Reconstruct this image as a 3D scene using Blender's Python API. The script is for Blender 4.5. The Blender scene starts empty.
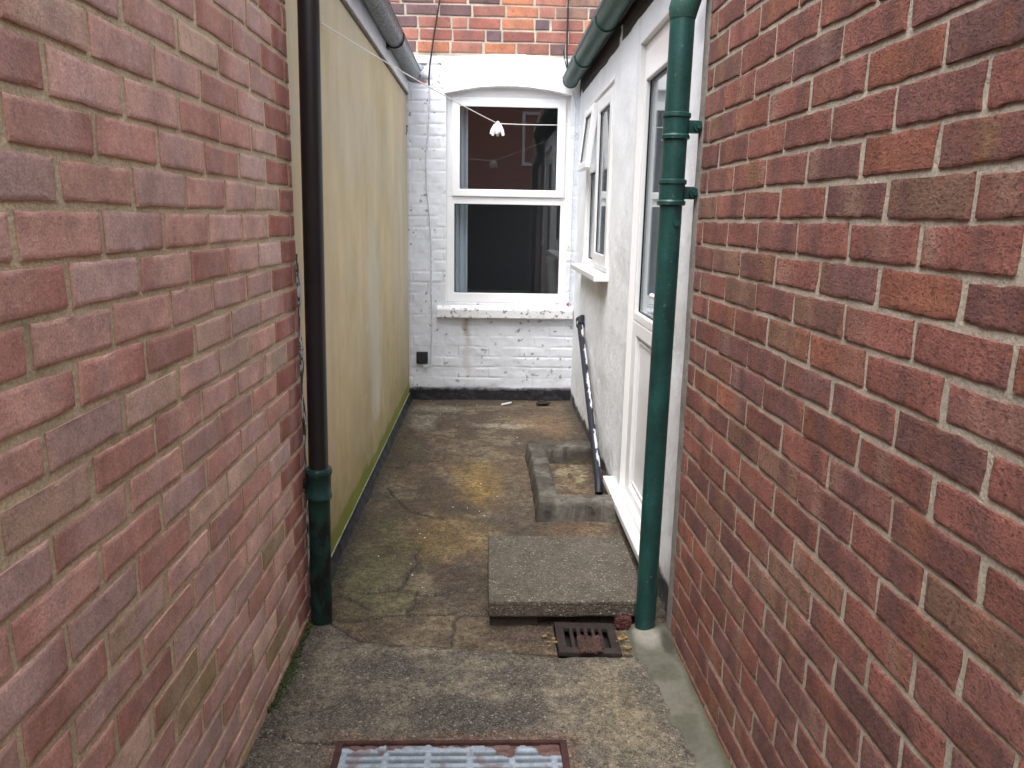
import bpy, bmesh, math, random
import numpy as np
from mathutils import Vector, Matrix

random.seed(7)
sc = bpy.context.scene
COL = sc.collection

# ------------------------------------------------------------------ camera
def rot_axes(p, h, r):
    fw = Vector((math.sin(h)*math.cos(p), math.cos(h)*math.cos(p), -math.sin(p)))
    rt = Vector((math.cos(h), -math.sin(h), 0))
    up = rt.cross(fw)
    rt2 = rt*math.cos(r) + up*math.sin(r)
    up2 = up*math.cos(r) - rt*math.sin(r)
    return rt2, up2, fw
rt, up, fw = rot_axes(math.radians(12.099), math.radians(1.955), math.radians(1.0))
cam_d = bpy.data.cameras.new('camera')
cam_d.sensor_width = 36; cam_d.lens = 770/1024*36
cam_d.clip_start = 0.05; cam_d.clip_end = 500
cam = bpy.data.objects.new('camera', cam_d); COL.objects.link(cam)
m3 = Matrix((rt, up, -fw)).transposed()
cam.matrix_world = Matrix.Translation((0, 0, 1.48)) @ m3.to_4x4()
sc.camera = cam

# ------------------------------------------------------------------ world, sun, exposure
SUN_EL, SUN_AZ = math.radians(64), math.radians(212)     # azimuth clockwise from +Y
w = bpy.data.worlds.new('World'); sc.world = w; w.use_nodes = True
nt = w.node_tree; nt.nodes.clear()
out = nt.nodes.new('ShaderNodeOutputWorld'); bg = nt.nodes.new('ShaderNodeBackground')
sky = nt.nodes.new('ShaderNodeTexSky'); sky.sky_type = 'NISHITA'; sky.sun_disc = False
sky.sun_elevation = SUN_EL; sky.sun_rotation = SUN_AZ; sky.dust_density = 4.0; sky.air_density = 1.0; sky.ozone_density = 1.0
hsv = nt.nodes.new('ShaderNodeHueSaturation'); hsv.inputs['Saturation'].default_value = 0.36
nt.links.new(sky.outputs[0], hsv.inputs['Color']); nt.links.new(hsv.outputs[0], bg.inputs[0])
bg.inputs[1].default_value = 0.15; nt.links.new(bg.outputs[0], out.inputs[0])
sd = bpy.data.lights.new('sun', 'SUN'); sd.energy = 0.8; sd.angle = math.radians(50); sd.color = (1, .985, .96)
sun = bpy.data.objects.new('sun', sd); COL.objects.link(sun)
dirv = Vector((math.sin(SUN_AZ)*math.cos(SUN_EL), math.cos(SUN_AZ)*math.cos(SUN_EL), math.sin(SUN_EL)))
sun.rotation_euler = dirv.to_track_quat('Z', 'Y').to_euler()
sc.view_settings.view_transform = 'Standard'; sc.view_settings.look = 'None'
sc.view_settings.gamma = 1; sc.view_settings.use_curve_mapping = False
sc.view_settings.exposure = 1.82
sc.cycles.max_bounces = 10; sc.cycles.diffuse_bounces = 6; sc.cycles.glossy_bounces = 4; sc.cycles.transparent_max_bounces = 12

# ------------------------------------------------------------------ numeric noise
_tabs = {}
def vnoise(x, y, seed):
    if seed not in _tabs: _tabs[seed] = np.random.RandomState(seed).rand(256, 256)
    T = _tabs[seed]
    xi = np.floor(x).astype(int); yi = np.floor(y).astype(int)
    fx = x-xi; fy = y-yi
    fx = fx*fx*(3-2*fx); fy = fy*fy*(3-2*fy)
    a = T[xi % 256, yi % 256]; b = T[(xi+1) % 256, yi % 256]; c = T[xi % 256, (yi+1) % 256]; d = T[(xi+1) % 256, (yi+1) % 256]
    return (a*(1-fx)+b*fx)*(1-fy)+(c*(1-fx)+d*fx)*fy
def fbm(x, y, scale, octv=4, seed=1):
    s = 0; a = 1; t = 0
    for i in range(octv):
        s = s+a*vnoise(x*scale+17.3*i, y*scale+5.1*i, seed+i); t += a; a *= .5; scale *= 2.03
    return s/t
def sstep(a, b, x):
    t = np.clip((x-a)/(b-a), 0, 1); return t*t*(3-2*t)
def polydist(X, Y, pts):
    d = np.full(X.shape, 1e9)
    for (x0, y0), (x1, y1) in zip(pts[:-1], pts[1:]):
        dx, dy = x1-x0, y1-y0; L = dx*dx+dy*dy
        t = np.clip(((X-x0)*dx+(Y-y0)*dy)/L, 0, 1)
        d = np.minimum(d, np.hypot(X-x0-t*dx, Y-y0-t*dy))
    return d

# ------------------------------------------------------------------ materials
def mat(name, base='attr', var=(), speck=(), bump=(), rough=.8, metallic=0., spec=.35, edge_flakes=None, coat=0.):
    """base colour (or the mesh's own colour attribute) x noise, mineral specks, bump"""
    m = bpy.data.materials.new(name); m.use_nodes = True
    t = m.node_tree; n = t.nodes; L = t.links; n.clear()
    o = n.new('ShaderNodeOutputMaterial'); b = n.new('ShaderNodeBsdfPrincipled'); L.new(b.outputs[0], o.inputs[0])
    b.inputs['Roughness'].default_value = rough; b.inputs['Metallic'].default_value = metallic
    b.inputs['Specular IOR Level'].default_value = spec; b.inputs['Coat Weight'].default_value = coat
    tc = n.new('ShaderNodeTexCoord')
    def coords(st):
        if st == (1, 1, 1): return tc.outputs['Object']
        mp = n.new('ShaderNodeMapping'); mp.inputs['Scale'].default_value = st; L.new(tc.outputs['Object'], mp.inputs[0]); return mp.outputs[0]
    def noise(sc_, st=(1, 1, 1), det=4, ro=.6):
        x = n.new('ShaderNodeTexNoise'); x.inputs['Scale'].default_value = sc_; x.inputs['Detail'].default_value = det
        x.inputs['Roughness'].default_value = ro; L.new(coords(st), x.inputs['Vector']); return x
    if base == 'attr':
        a = n.new('ShaderNodeAttribute'); a.attribute_name = 'Col'; c = a.outputs['Color']
    else:
        a = n.new('ShaderNodeRGB'); a.outputs[0].default_value = (*base, 1); c = a.outputs[0]
    def mixc(kind, fac, A, B):
        mx = n.new('ShaderNodeMix'); mx.data_type = 'RGBA'; mx.blend_type = kind
        for sock, v in ((mx.inputs[0], fac), (mx.inputs[6], A), (mx.inputs[7], B)):
            if isinstance(v, (int, float)): sock.default_value = v
            elif isinstance(v, tuple): sock.default_value = (*v, 1)
            else: L.new(v, sock)
        return mx.outputs[2]
    for v in var:                      # (scale, low, high, stretch)
        x = noise(v[0], v[3] if len(v) > 3 else (1, 1, 1))
        mr = n.new('ShaderNodeMapRange'); mr.inputs[1].default_value = .3; mr.inputs[2].default_value = .7
        mr.inputs[3].default_value = v[1]; mr.inputs[4].default_value = v[2]; L.new(x.outputs[0], mr.inputs[0])
        cc = n.new('ShaderNodeCombineColor')
        for i in range(3): L.new(mr.outputs[0], cc.inputs[i])
        c = mixc('MULTIPLY', 1.0, c, cc.outputs[0])
    for s in speck:                    # (kind, scale, lo, hi, colour, amount, stretch)
        st = s[6] if len(s) > 6 else (1, 1, 1)
        if s[0] == 'cell':
            x = n.new('ShaderNodeTexVoronoi'); x.inputs['Scale'].default_value = s[1]; L.new(coords(st), x.inputs['Vector'])
            sp = n.new('ShaderNodeSeparateColor'); L.new(x.outputs['Color'], sp.inputs[0]); src = sp.outputs[0]
        elif s[0] == 'dot':
            x = n.new('ShaderNodeTexVoronoi'); x.inputs['Scale'].default_value = s[1]; L.new(coords(st), x.inputs['Vector'])
            iv = n.new('ShaderNodeMath'); iv.operation = 'SUBTRACT'; iv.inputs[0].default_value = 1; L.new(x.outputs['Distance'], iv.inputs[1]); src = iv.outputs[0]
        else:
            x = noise(s[1], st, 5, .65); src = x.outputs[0]
        mr = n.new('ShaderNodeMapRange'); mr.inputs[1].default_value = s[2]; mr.inputs[2].default_value = s[3]; mr.inputs[4].default_value = s[5]
        L.new(src, mr.inputs[0]); c = mixc('MIX', mr.outputs[0], c, s[4])
    L.new(c, b.inputs['Base Color'])
    prev = None
    for k in bump:                     # (kind, scale, strength, distance, stretch)
        st = k[4] if len(k) > 4 else (1, 1, 1)
        if k[0] == 'cell':
            x = n.new('ShaderNodeTexVoronoi'); x.inputs['Scale'].default_value = k[1]; L.new(coords(st), x.inputs['Vector']); h = x.outputs['Distance']
        else:
            x = noise(k[1], st, 5, .65); h = x.outputs[0]
        bp = n.new('ShaderNodeBump'); bp.inputs['Strength'].default_value = k[2]; bp.inputs['Distance'].default_value = k[3]
        L.new(h, bp.inputs['Height'])
        if prev: L.new(prev, bp.inputs['Normal'])
        prev = bp.outputs[0]
    if prev: L.new(prev, b.inputs['Normal'])
    return m

def glass_mat(name, ior=1.7, tint=(.92, .95, .96)):
    m = bpy.data.materials.new(name); m.use_nodes = True
    t = m.node_tree; n = t.nodes; L = t.links; n.clear()
    o = n.new('ShaderNodeOutputMaterial'); mx = n.new('ShaderNodeMixShader'); fr = n.new('ShaderNodeFresnel')
    ge = n.new('ShaderNodeNewGeometry'); mr = n.new('ShaderNodeMapRange'); mr.inputs[3].default_value = ior; mr.inputs[4].default_value = 1/ior
    L.new(ge.outputs['Backfacing'], mr.inputs[0]); L.new(mr.outputs[0], fr.inputs[0])
    tr = n.new('ShaderNodeBsdfTransparent'); tr.inputs[0].default_value = (*tint, 1)
    gl = n.new('ShaderNodeBsdfGlossy'); gl.inputs['Roughness'].default_value = .0
    L.new(fr.outputs[0], mx.inputs[0]); L.new(tr.outputs[0], mx.inputs[1]); L.new(gl.outputs[0], mx.inputs[2]); L.new(mx.outputs[0], o.inputs[0])
    return m

M = {}
M['brick_smooth'] = mat('rose brick', var=[(9, .82, 1.16), (45, .86, 1.14), (190, .80, 1.22)],
    speck=[('noise', 130, .60, .68, (.18, .105, .095), .5), ('noise', 300, .56, .66, (.70, .55, .48), .45), ('noise', 6, .55, .72, (.40, .30, .27), .4), ('noise', 3.1, .6, .8, (.16, .15, .07), .4)],
    bump=[('noise', 40, .35, .005), ('noise', 200, .6, .003)], rough=.9)
M['brick_rustic'] = mat('rustic brick', var=[(10, .8, 1.2), (60, .8, 1.22), (260, .72, 1.25)],
    speck=[('noise', 105, .545, .64, (.07, .034, .032), .75, (1, 1, 1.9)), ('noise', 230, .58, .68, (.45, .26, .19), .4), ('noise', 34, .57, .68, (.30, .11, .045), .5)],
    bump=[('noise', 105, 1., .012, (1, 1, 1.9)), ('noise', 300, .8, .004)], rough=.88)
M['brick_old'] = mat('old brick', var=[(12, .8, 1.2), (70, .85, 1.15)], speck=[('noise', 26, .6, .72, (.06, .04, .05), .6)], bump=[('noise', 80, .5, .004)], rough=.8)
M['mortar_tan'] = mat('tan mortar', (.64, .57, .39), var=[(6, .8, 1.15), (160, .72, 1.2)], speck=[('noise', 300, .6, .7, (.14, .12, .08), .6), ('noise', 4, .6, .75, (.20, .22, .07), .5)],
    bump=[('noise', 150, .8, .005), ('noise', 30, .5, .006)], rough=.95)
M['mortar_grey'] = mat('pale mortar', (.40, .365, .30), var=[(6, .82, 1.12), (160, .75, 1.2)], speck=[('noise', 300, .6, .7, (.16, .14, .11), .6)],
    bump=[('noise', 150, .8, .005), ('noise', 30, .5, .006)], rough=.95)
M['mortar_old'] = mat('lime mortar', (.46, .41, .33), var=[(8, .7, 1.15), (120, .8, 1.15)], bump=[('noise', 90, .6, .004)], rough=.95)
M['white_brick'] = mat('white masonry paint', var=[(3, .93, 1.03), (40, .96, 1.02)], speck=[('noise', 44, .76, .79, (.10, .08, .07), .75)],
    bump=[('noise', 120, .35, .003)], rough=.6)
M['white_render'] = mat('white roughcast paint', var=[(3, .92, 1.03), (50, .95, 1.02)], speck=[('noise', 60, .70, .74, (.16, .15, .14), .6)],
    bump=[('noise', 55, .55, .007), ('noise', 160, .5, .004)], rough=.7)
M['tan_render'] = mat('cream render', var=[(2.2, .88, 1.06, (1, 1, .5)), (5, .95, 1.04, (1, 1, .5)), (220, .93, 1.06)],
    speck=[('noise', 1.7, .52, .75, (.36, .28, .13), .5, (1, 1, .6)), ('noise', 30, .665, .69, (.72, .69, .57), .6, (1, 1, .2))],
    bump=[('noise', 160, .25, .002)], rough=.85)
M['upvc'] = mat('white window plastic', (.80, .81, .82), var=[(5, .95, 1.02)], rough=.28, spec=.5)
M['upvc_panel'] = mat('white door plastic', (.74, .745, .77), var=[(4, .95, 1.02)], rough=.3, spec=.5)
M['gasket'] = mat('black gasket', (.012, .014, .018), rough=.5)
M['glass'] = glass_mat('window glass', 1.75)
M['black_paint'] = mat('black bitumen paint', (.022, .022, .026), var=[(20, .6, 1.5)], speck=[('noise', 60, .62, .70, (.22, .21, .2), .7)], bump=[('noise', 60, .5, .004)], rough=.55)
M['pipe_green'] = mat('dark green pipe paint', (.008, .046, .042), var=[(6, .65, 1.35), (26, .72, 1.3, (1, 1, .2)), (110, .8, 1.2)],
    speck=[('noise', 70, .64, .69, (.16, .20, .18), .6), ('noise', 12, .58, .68, (.012, .018, .017), .6, (1, 1, .4)), ('noise', 24, .66, .70, (.09, .045, .03), .6)], bump=[('noise', 90, .12, .002)], rough=.33, spec=.5)
M['pipe_black'] = mat('black pipe plastic', (.011, .010, .012), var=[(5, .8, 1.3)], bump=[('noise', 20, .05, .002)], rough=.34, spec=.5)
M['pipe_worn'] = mat('pipe with worn green paint', (.008, .034, .026), var=[(12, .5, 1.5)], speck=[('noise', 13, .52, .58, (.006, .006, .007), .95, (1, 1, .45)), ('noise', 60, .68, .74, (.1, .1, .05), .5)],
    bump=[('noise', 30, .35, .004)], rough=.45)
M['gutter_black'] = mat('weathered black gutter', (.035, .040, .047), var=[(12, .7, 1.4)], speck=[('noise', 75, .48, .58, (.22, .25, .28), .8)], bump=[('noise', 120, .5, .003)], rough=.42, spec=.6)
M['gutter_green'] = mat('weathered green gutter', (.014, .062, .048), var=[(10, .7, 1.3)], speck=[('noise', 110, .56, .66, (.06, .16, .13), .5)], bump=[('noise', 120, .4, .003)], rough=.5, spec=.4)
M['fascia'] = mat('pale grey fascia paint', (.74, .75, .79), var=[(4, .9, 1.05), (30, .93, 1.04)], rough=.5)
M['dark_wood'] = mat('dark stained wood', (.035, .026, .022), var=[(20, .6, 1.4)], bump=[('noise', 40, .4, .004)], rough=.8)
M['slate'] = mat('roof slate', (.10, .105, .12), var=[(8, .7, 1.3)], bump=[('noise', 30, .4, .006)], rough=.6)
M['lead'] = mat('lead flashing', (.28, .31, .36), var=[(10, .8, 1.2)], rough=.5)
M['ground_rear'] = mat('old brown concrete', var=[(5, .82, 1.16), (22, .60, 1.40), (60, .48, 1.5), (170, .45, 1.55)],
    speck=[('cell', 260, .70, 1., (.25, .21, .155), .5), ('cell', 150, .0, .25, (.03, .022, .016), 0.), ('noise', 45, .56, .64, (.030, .022, .016), .65), ('noise', 95, .66, .70, (.42, .38, .31), .6)],
    bump=[('noise', 26, .7, .016), ('noise', 90, .8, .007), ('noise', 230, .6, .003)], rough=.72, spec=.4)
M['ground_front'] = mat('grey aggregate concrete', var=[(5, .84, 1.14), (28, .62, 1.38), (70, .5, 1.48), (190, .42, 1.58)],
    speck=[('cell', 260, .55, 1., (.27, .245, .185), .62), ('noise', 90, .56, .64, (.035, .03, .024), .7), ('cell', 170, .95, 1., (.40, .36, .27), .75)],
    bump=[('noise', 26, .5, .012), ('cell', 240, .8, .006), ('noise', 110, .7, .005)], rough=.75, spec=.4)
M['cement'] = mat('smooth cement', var=[(6, .8, 1.15), (60, .85, 1.12)], speck=[('noise', 30, .63, .72, (.06, .055, .04), .5)], bump=[('noise', 40, .35, .006), ('noise', 200, .3, .002)], rough=.85)
M['slab'] = mat('exposed aggregate slab', (.074, .062, .047), var=[(4, .75, 1.2), (20, .7, 1.3), (60, .6, 1.4), (180, .45, 1.55)],
    speck=[('cell', 240, .55, 1., (.17, .15, .12), .55), ('cell', 190, .94, 1., (.40, .38, .33), .7), ('noise', 120, .62, .7, (.03, .026, .022), .7)],
    bump=[('cell', 150, .7, .005), ('noise', 60, .4, .005)], rough=.72, spec=.4)
M['wet_stone'] = mat('dirty grey cement', var=[(6, .7, 1.2), (40, .72, 1.2)], speck=[('noise', 18, .60, .70, (.02, .018, .014), .7), ('noise', 9, .63, .75, (.28, .27, .23), .5)],
    bump=[('noise', 25, .6, .01), ('noise', 120, .7, .005)], rough=.92, spec=.25)
M['rust'] = mat('rusty iron', (.026, .019, .017), var=[(20, .6, 1.4), (120, .7, 1.3)], speck=[('noise', 34, .58, .70, (.07, .036, .025), .45)], bump=[('noise', 90, .7, .004)], rough=.85)
M['rust_frame'] = mat('red rusty frame', (.050, .022, .018), var=[(20, .5, 1.4), (120, .7, 1.3)], speck=[('noise', 30, .60, .72, (.03, .02, .02), .7)], bump=[('noise', 90, .7, .004)], rough=.85)
M['zinc'] = mat('worn galvanised steel', (.34, .39, .44), var=[(14, .7, 1.15), (90, .8, 1.15)], speck=[('noise', 40, .62, .70, (.16, .10, .08), .7), ('noise', 25, .58, .75, (.55, .6, .64), .5)],
    bump=[('noise', 60, .4, .003)], rough=.55, metallic=.25)
M['moss'] = mat('green moss', (.030, .045, .010), var=[(40, .5, 1.5), (200, .6, 1.4)], rough=.95)
M['algae'] = mat('green algae', (.13, .16, .022), var=[(20, .6, 1.3), (120, .7, 1.3)], bump=[('noise', 120, .6, .004)], rough=.9)
M['rope'] = mat('white cotton rope', (.80, .80, .78), rough=.8)
M['cable_dark'] = mat('black cable', (.012, .012, .014), rough=.5)
M['cable_white'] = mat('painted cable', (.66, .68, .72), var=[(60, .6, 1.1)], rough=.6)
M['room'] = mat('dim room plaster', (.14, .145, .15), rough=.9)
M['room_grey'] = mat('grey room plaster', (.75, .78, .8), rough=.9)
M['curtain'] = mat('pale curtain cloth', (.50, .54, .58), rough=.9)
M['fence_wood'] = mat('brown fence timber', (.045, .035, .028), var=[(20, .7, 1.3, (1, 1, .1))], rough=.85)
M['white_paint'] = mat('white gloss paint', (.78, .78, .78), rough=.4)
M['leaf'] = mat('yellow leaf litter', (.26, .17, .05), var=[(60, .4, 1.3)], rough=.8)
M['pebble'] = mat('white grit', (.62, .60, .55), rough=.8)
M['red_chip'] = mat('broken red brick', (.09, .032, .028), var=[(90, .6, 1.3)], bump=[('noise', 120, .8, .004)], rough=.9)
M['waste'] = mat('black pipe with white paint flakes', (.014, .015, .024), speck=[('noise', 26, .60, .64, (.62, .65, .70), .9, (2.5, .35, .35))], bump=[('noise', 40, .4, .003)], rough=.5)

# ------------------------------------------------------------------ object helpers
def tag(o, label=None, cat=None, group=None, kind=None):
    for k, v in (('label', label), ('category', cat), ('group', group), ('kind', kind)):
        if v: o[k] = v
    return o
def thing(name, loc, label, cat, group=None):
    o = bpy.data.objects.new(name, None); COL.objects.link(o); o.location = loc; o.empty_display_size = .1
    return tag(o, label, cat, group)
def link(name, me, parent=None):
    o = bpy.data.objects.new(name, me); COL.objects.link(o)
    if parent is not None:
        top = Vector((0, 0, 0)); p = parent
        while p is not None: top += p.location; p = p.parent
        o.parent = parent; o.location = -top       # meshes carry world coordinates; Empties sit at the base
    return o
def colattr(me, cols):
    at = me.color_attributes.new('Col', 'FLOAT_COLOR', 'POINT')
    a = np.ones((len(me.vertices), 4), dtype=np.float32); a[:, :3] = cols
    at.data.foreach_set('color', a.ravel())
def npmesh(name, V, F, mats, parent=None, cols=None, midx=None, smooth=False):
    me = bpy.data.meshes.new(name); me.from_pydata(np.asarray(V).tolist(), [], F.tolist() if hasattr(F, 'tolist') else F)
    for m in (mats if isinstance(mats, (list, tuple)) else [mats]): me.materials.append(m)
    if midx is not None: me.polygons.foreach_set('material_index', np.asarray(midx, dtype=np.int32))
    if cols is not None: colattr(me, cols)
    if smooth: me.polygons.foreach_set('use_smooth', np.ones(len(me.polygons), dtype=bool))
    me.update(); return link(name, me, parent)
def hgrid(name, us, vs, mapf, hf, cf, material, parent=None, hole=None, smooth=True, skirt=0):
    """a real relief sheet: grid us x vs, hf gives the height out of the surface, cf its own colour"""
    U, V = np.meshgrid(us, vs, indexing='ij'); H = hf(U, V)
    P = np.stack([np.broadcast_to(x, U.shape) for x in mapf(U, V, H)], -1).reshape(-1, 3); C = cf(U, V).reshape(-1, 3) if cf else None
    nu, nv = len(us), len(vs)
    i, j = np.meshgrid(np.arange(nu-1), np.arange(nv-1), indexing='ij'); a = (i*nv+j).ravel()
    F = np.stack([a, a+nv, a+nv+1, a+1], 1)
    if hole is not None:
        uc = ((us[:-1]+us[1:])/2)[i.ravel()]; vc = ((vs[:-1]+vs[1:])/2)[j.ravel()]
        F = F[~hole(uc, vc)]
    # face outward
    v0, v1, v2 = P[F[0][0]], P[F[0][1]], P[F[0][2]]; nrm = np.cross(v1-v0, v2-v1)
    U1, V1, H1 = mapf(np.array([us[0]]), np.array([vs[0]]), np.array([1.])); U0, V0, H0 = mapf(np.array([us[0]]), np.array([vs[0]]), np.array([0.]))
    outv = np.array([np.ravel(U1)[0]-np.ravel(U0)[0], np.ravel(V1)[0]-np.ravel(V0)[0], np.ravel(H1)[0]-np.ravel(H0)[0]])
    if nrm @ outv < 0: F = F[:, ::-1]
    return npmesh(name, P, F, material, parent, C, smooth=smooth)
def lin(a, b, step): return np.linspace(a, b, max(2, int(round((b-a)/step))+1))
def brk(*segs):                        # break points joined, each piece at its own step
    r = [np.array([segs[0]])]; x = segs[0]
    for (b, st) in segs[1:]: r.append(lin(x, b, st)[1:]); x = b
    return np.concatenate(r)

ID = lambda a, b, c: (a, b, c)
class G:
    def __init__(s): s.bm = bmesh.new()
    def box(s, x0, x1, y0, y1, z0, z1, bev=0, mp=ID, seg=2):
        vs = [s.bm.verts.new(mp(x, y, z)) for x in (x0, x1) for y in (y0, y1) for z in (z0, z1)]
        fs = [s.bm.faces.new([vs[i] for i in q]) for q in ((0, 1, 3, 2), (4, 6, 7, 5), (0, 4, 5, 1), (2, 3, 7, 6), (0, 2, 6, 4), (1, 5, 7, 3))]
        bmesh.ops.recalc_face_normals(s.bm, faces=fs)
        if bev:
            es = list({e for f in fs for e in f.edges})
            bmesh.ops.bevel(s.bm, geom=es, offset=bev, segments=seg, affect='EDGES', profile=.6)
        return s
    def ring(s, a0, a1, b0, b1, i0, i1, j0, j1, c0, c1, mp, bev=.004):
        O = [(a0, b0), (a1, b0), (a1, b1), (a0, b1)]; I = [(i0, j0), (i1, j0), (i1, j1), (i0, j1)]
        v = {}
        for k in range(4):
            for c, t in ((c0, 0), (c1, 1)):
                v['o', k, t] = s.bm.verts.new(mp(*O[k], c)); v['i', k, t] = s.bm.verts.new(mp(*I[k], c))
        fs = []
        for k in range(4):
            l = (k+1) % 4
            for q in ([('o', k, 1), ('o', l, 1), ('i', l, 1), ('i', k, 1)], [('o', k, 0), ('i', k, 0), ('i', l, 0), ('o', l, 0)],
                      [('o', k, 0), ('o', l, 0), ('o', l, 1), ('o', k, 1)], [('i', k, 0), ('i', k, 1), ('i', l, 1), ('i', l, 0)]):
                fs.append(s.bm.faces.new([v[x] for x in q]))
        bmesh.ops.recalc_face_normals(s.bm, faces=fs)
        if bev:
            es = [e for e in {e for f in fs for e in f.edges} if len(e.link_faces) == 2 and e.calc_face_angle(0) > .5]
            bmesh.ops.bevel(s.bm, geom=es, offset=bev, segments=2, affect='EDGES', profile=.6)
        return s
    def tube(s, pts, r, seg=16, cap=True):
        pts = [Vector(p) for p in pts]; rr = r if isinstance(r, (list, tuple)) else [r]*len(pts)
        rings = []; prevn = None
        for i, p in enumerate(pts):
            d = (pts[min(i+1, len(pts)-1)]-pts[max(i-1, 0)]).normalized()
            if prevn is None: nn = d.orthogonal().normalized()
            else: nn = (prevn-d*prevn.dot(d)).normalized()
            prevn = nn; bb = d.cross(nn)
            rings.append([s.bm.verts.new(p+(nn*math.cos(2*math.pi*k/seg)+bb*math.sin(2*math.pi*k/seg))*rr[i]) for k in range(seg)])
        for A, B in zip(rings[:-1], rings[1:]):
            for k in range(seg): s.bm.faces.new([A[k], A[(k+1) % seg], B[(k+1) % seg], B[k]])
        if cap: s.bm.faces.new(rings[0][::-1]); s.bm.faces.new(rings[-1])
        return s
    def sweep(s, prof, path_fn, ts, closed=False):
        """profile points carried along t by path_fn(t, a, b)"""
        rows = [[s.bm.verts.new(path_fn(t, *q)) for q in prof] for t in ts]; n = len(prof)
        for A, B in zip(rows[:-1], rows[1:]):
            for k in range(n if closed else n-1): s.bm.faces.new([A[k], A[(k+1) % n], B[(k+1) % n], B[k]])
        if closed: s.bm.faces.new(rows[0][::-1]); s.bm.faces.new(rows[-1])
        return s
    def blob(s, c, r, sub=2, amp=.3, squash=(1, 1, 1)):
        g = bmesh.ops.create_icosphere(s.bm, subdivisions=sub, radius=1)
        ph = [random.uniform(0, 6.28) for _ in range(6)]
        for v in g['verts']:
            k = 1+amp*(math.sin(3*v.co.x+ph[0])+math.sin(4*v.co.y+ph[1])+math.sin(5*v.co.z+ph[2]))/3+random.uniform(-amp, amp)*.25
            v.co = Vector((c[0]+v.co.x*r*k*squash[0], c[1]+v.co.y*r*k*squash[1], c[2]+v.co.z*r*k*squash[2]))
        return s
    def out(s, name, material, parent=None, smooth=False, angle=None):
        bmesh.ops.recalc_face_normals(s.bm, faces=s.bm.faces[:])
        me = bpy.data.meshes.new(name); s.bm.to_mesh(me); s.bm.free(); me.materials.append(material)
        if smooth:
            me.polygons.foreach_set('use_smooth', np.ones(len(me.polygons), dtype=bool)); me.set_sharp_from_angle(angle=math.radians(40))
        return link(name, me, parent)

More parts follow.
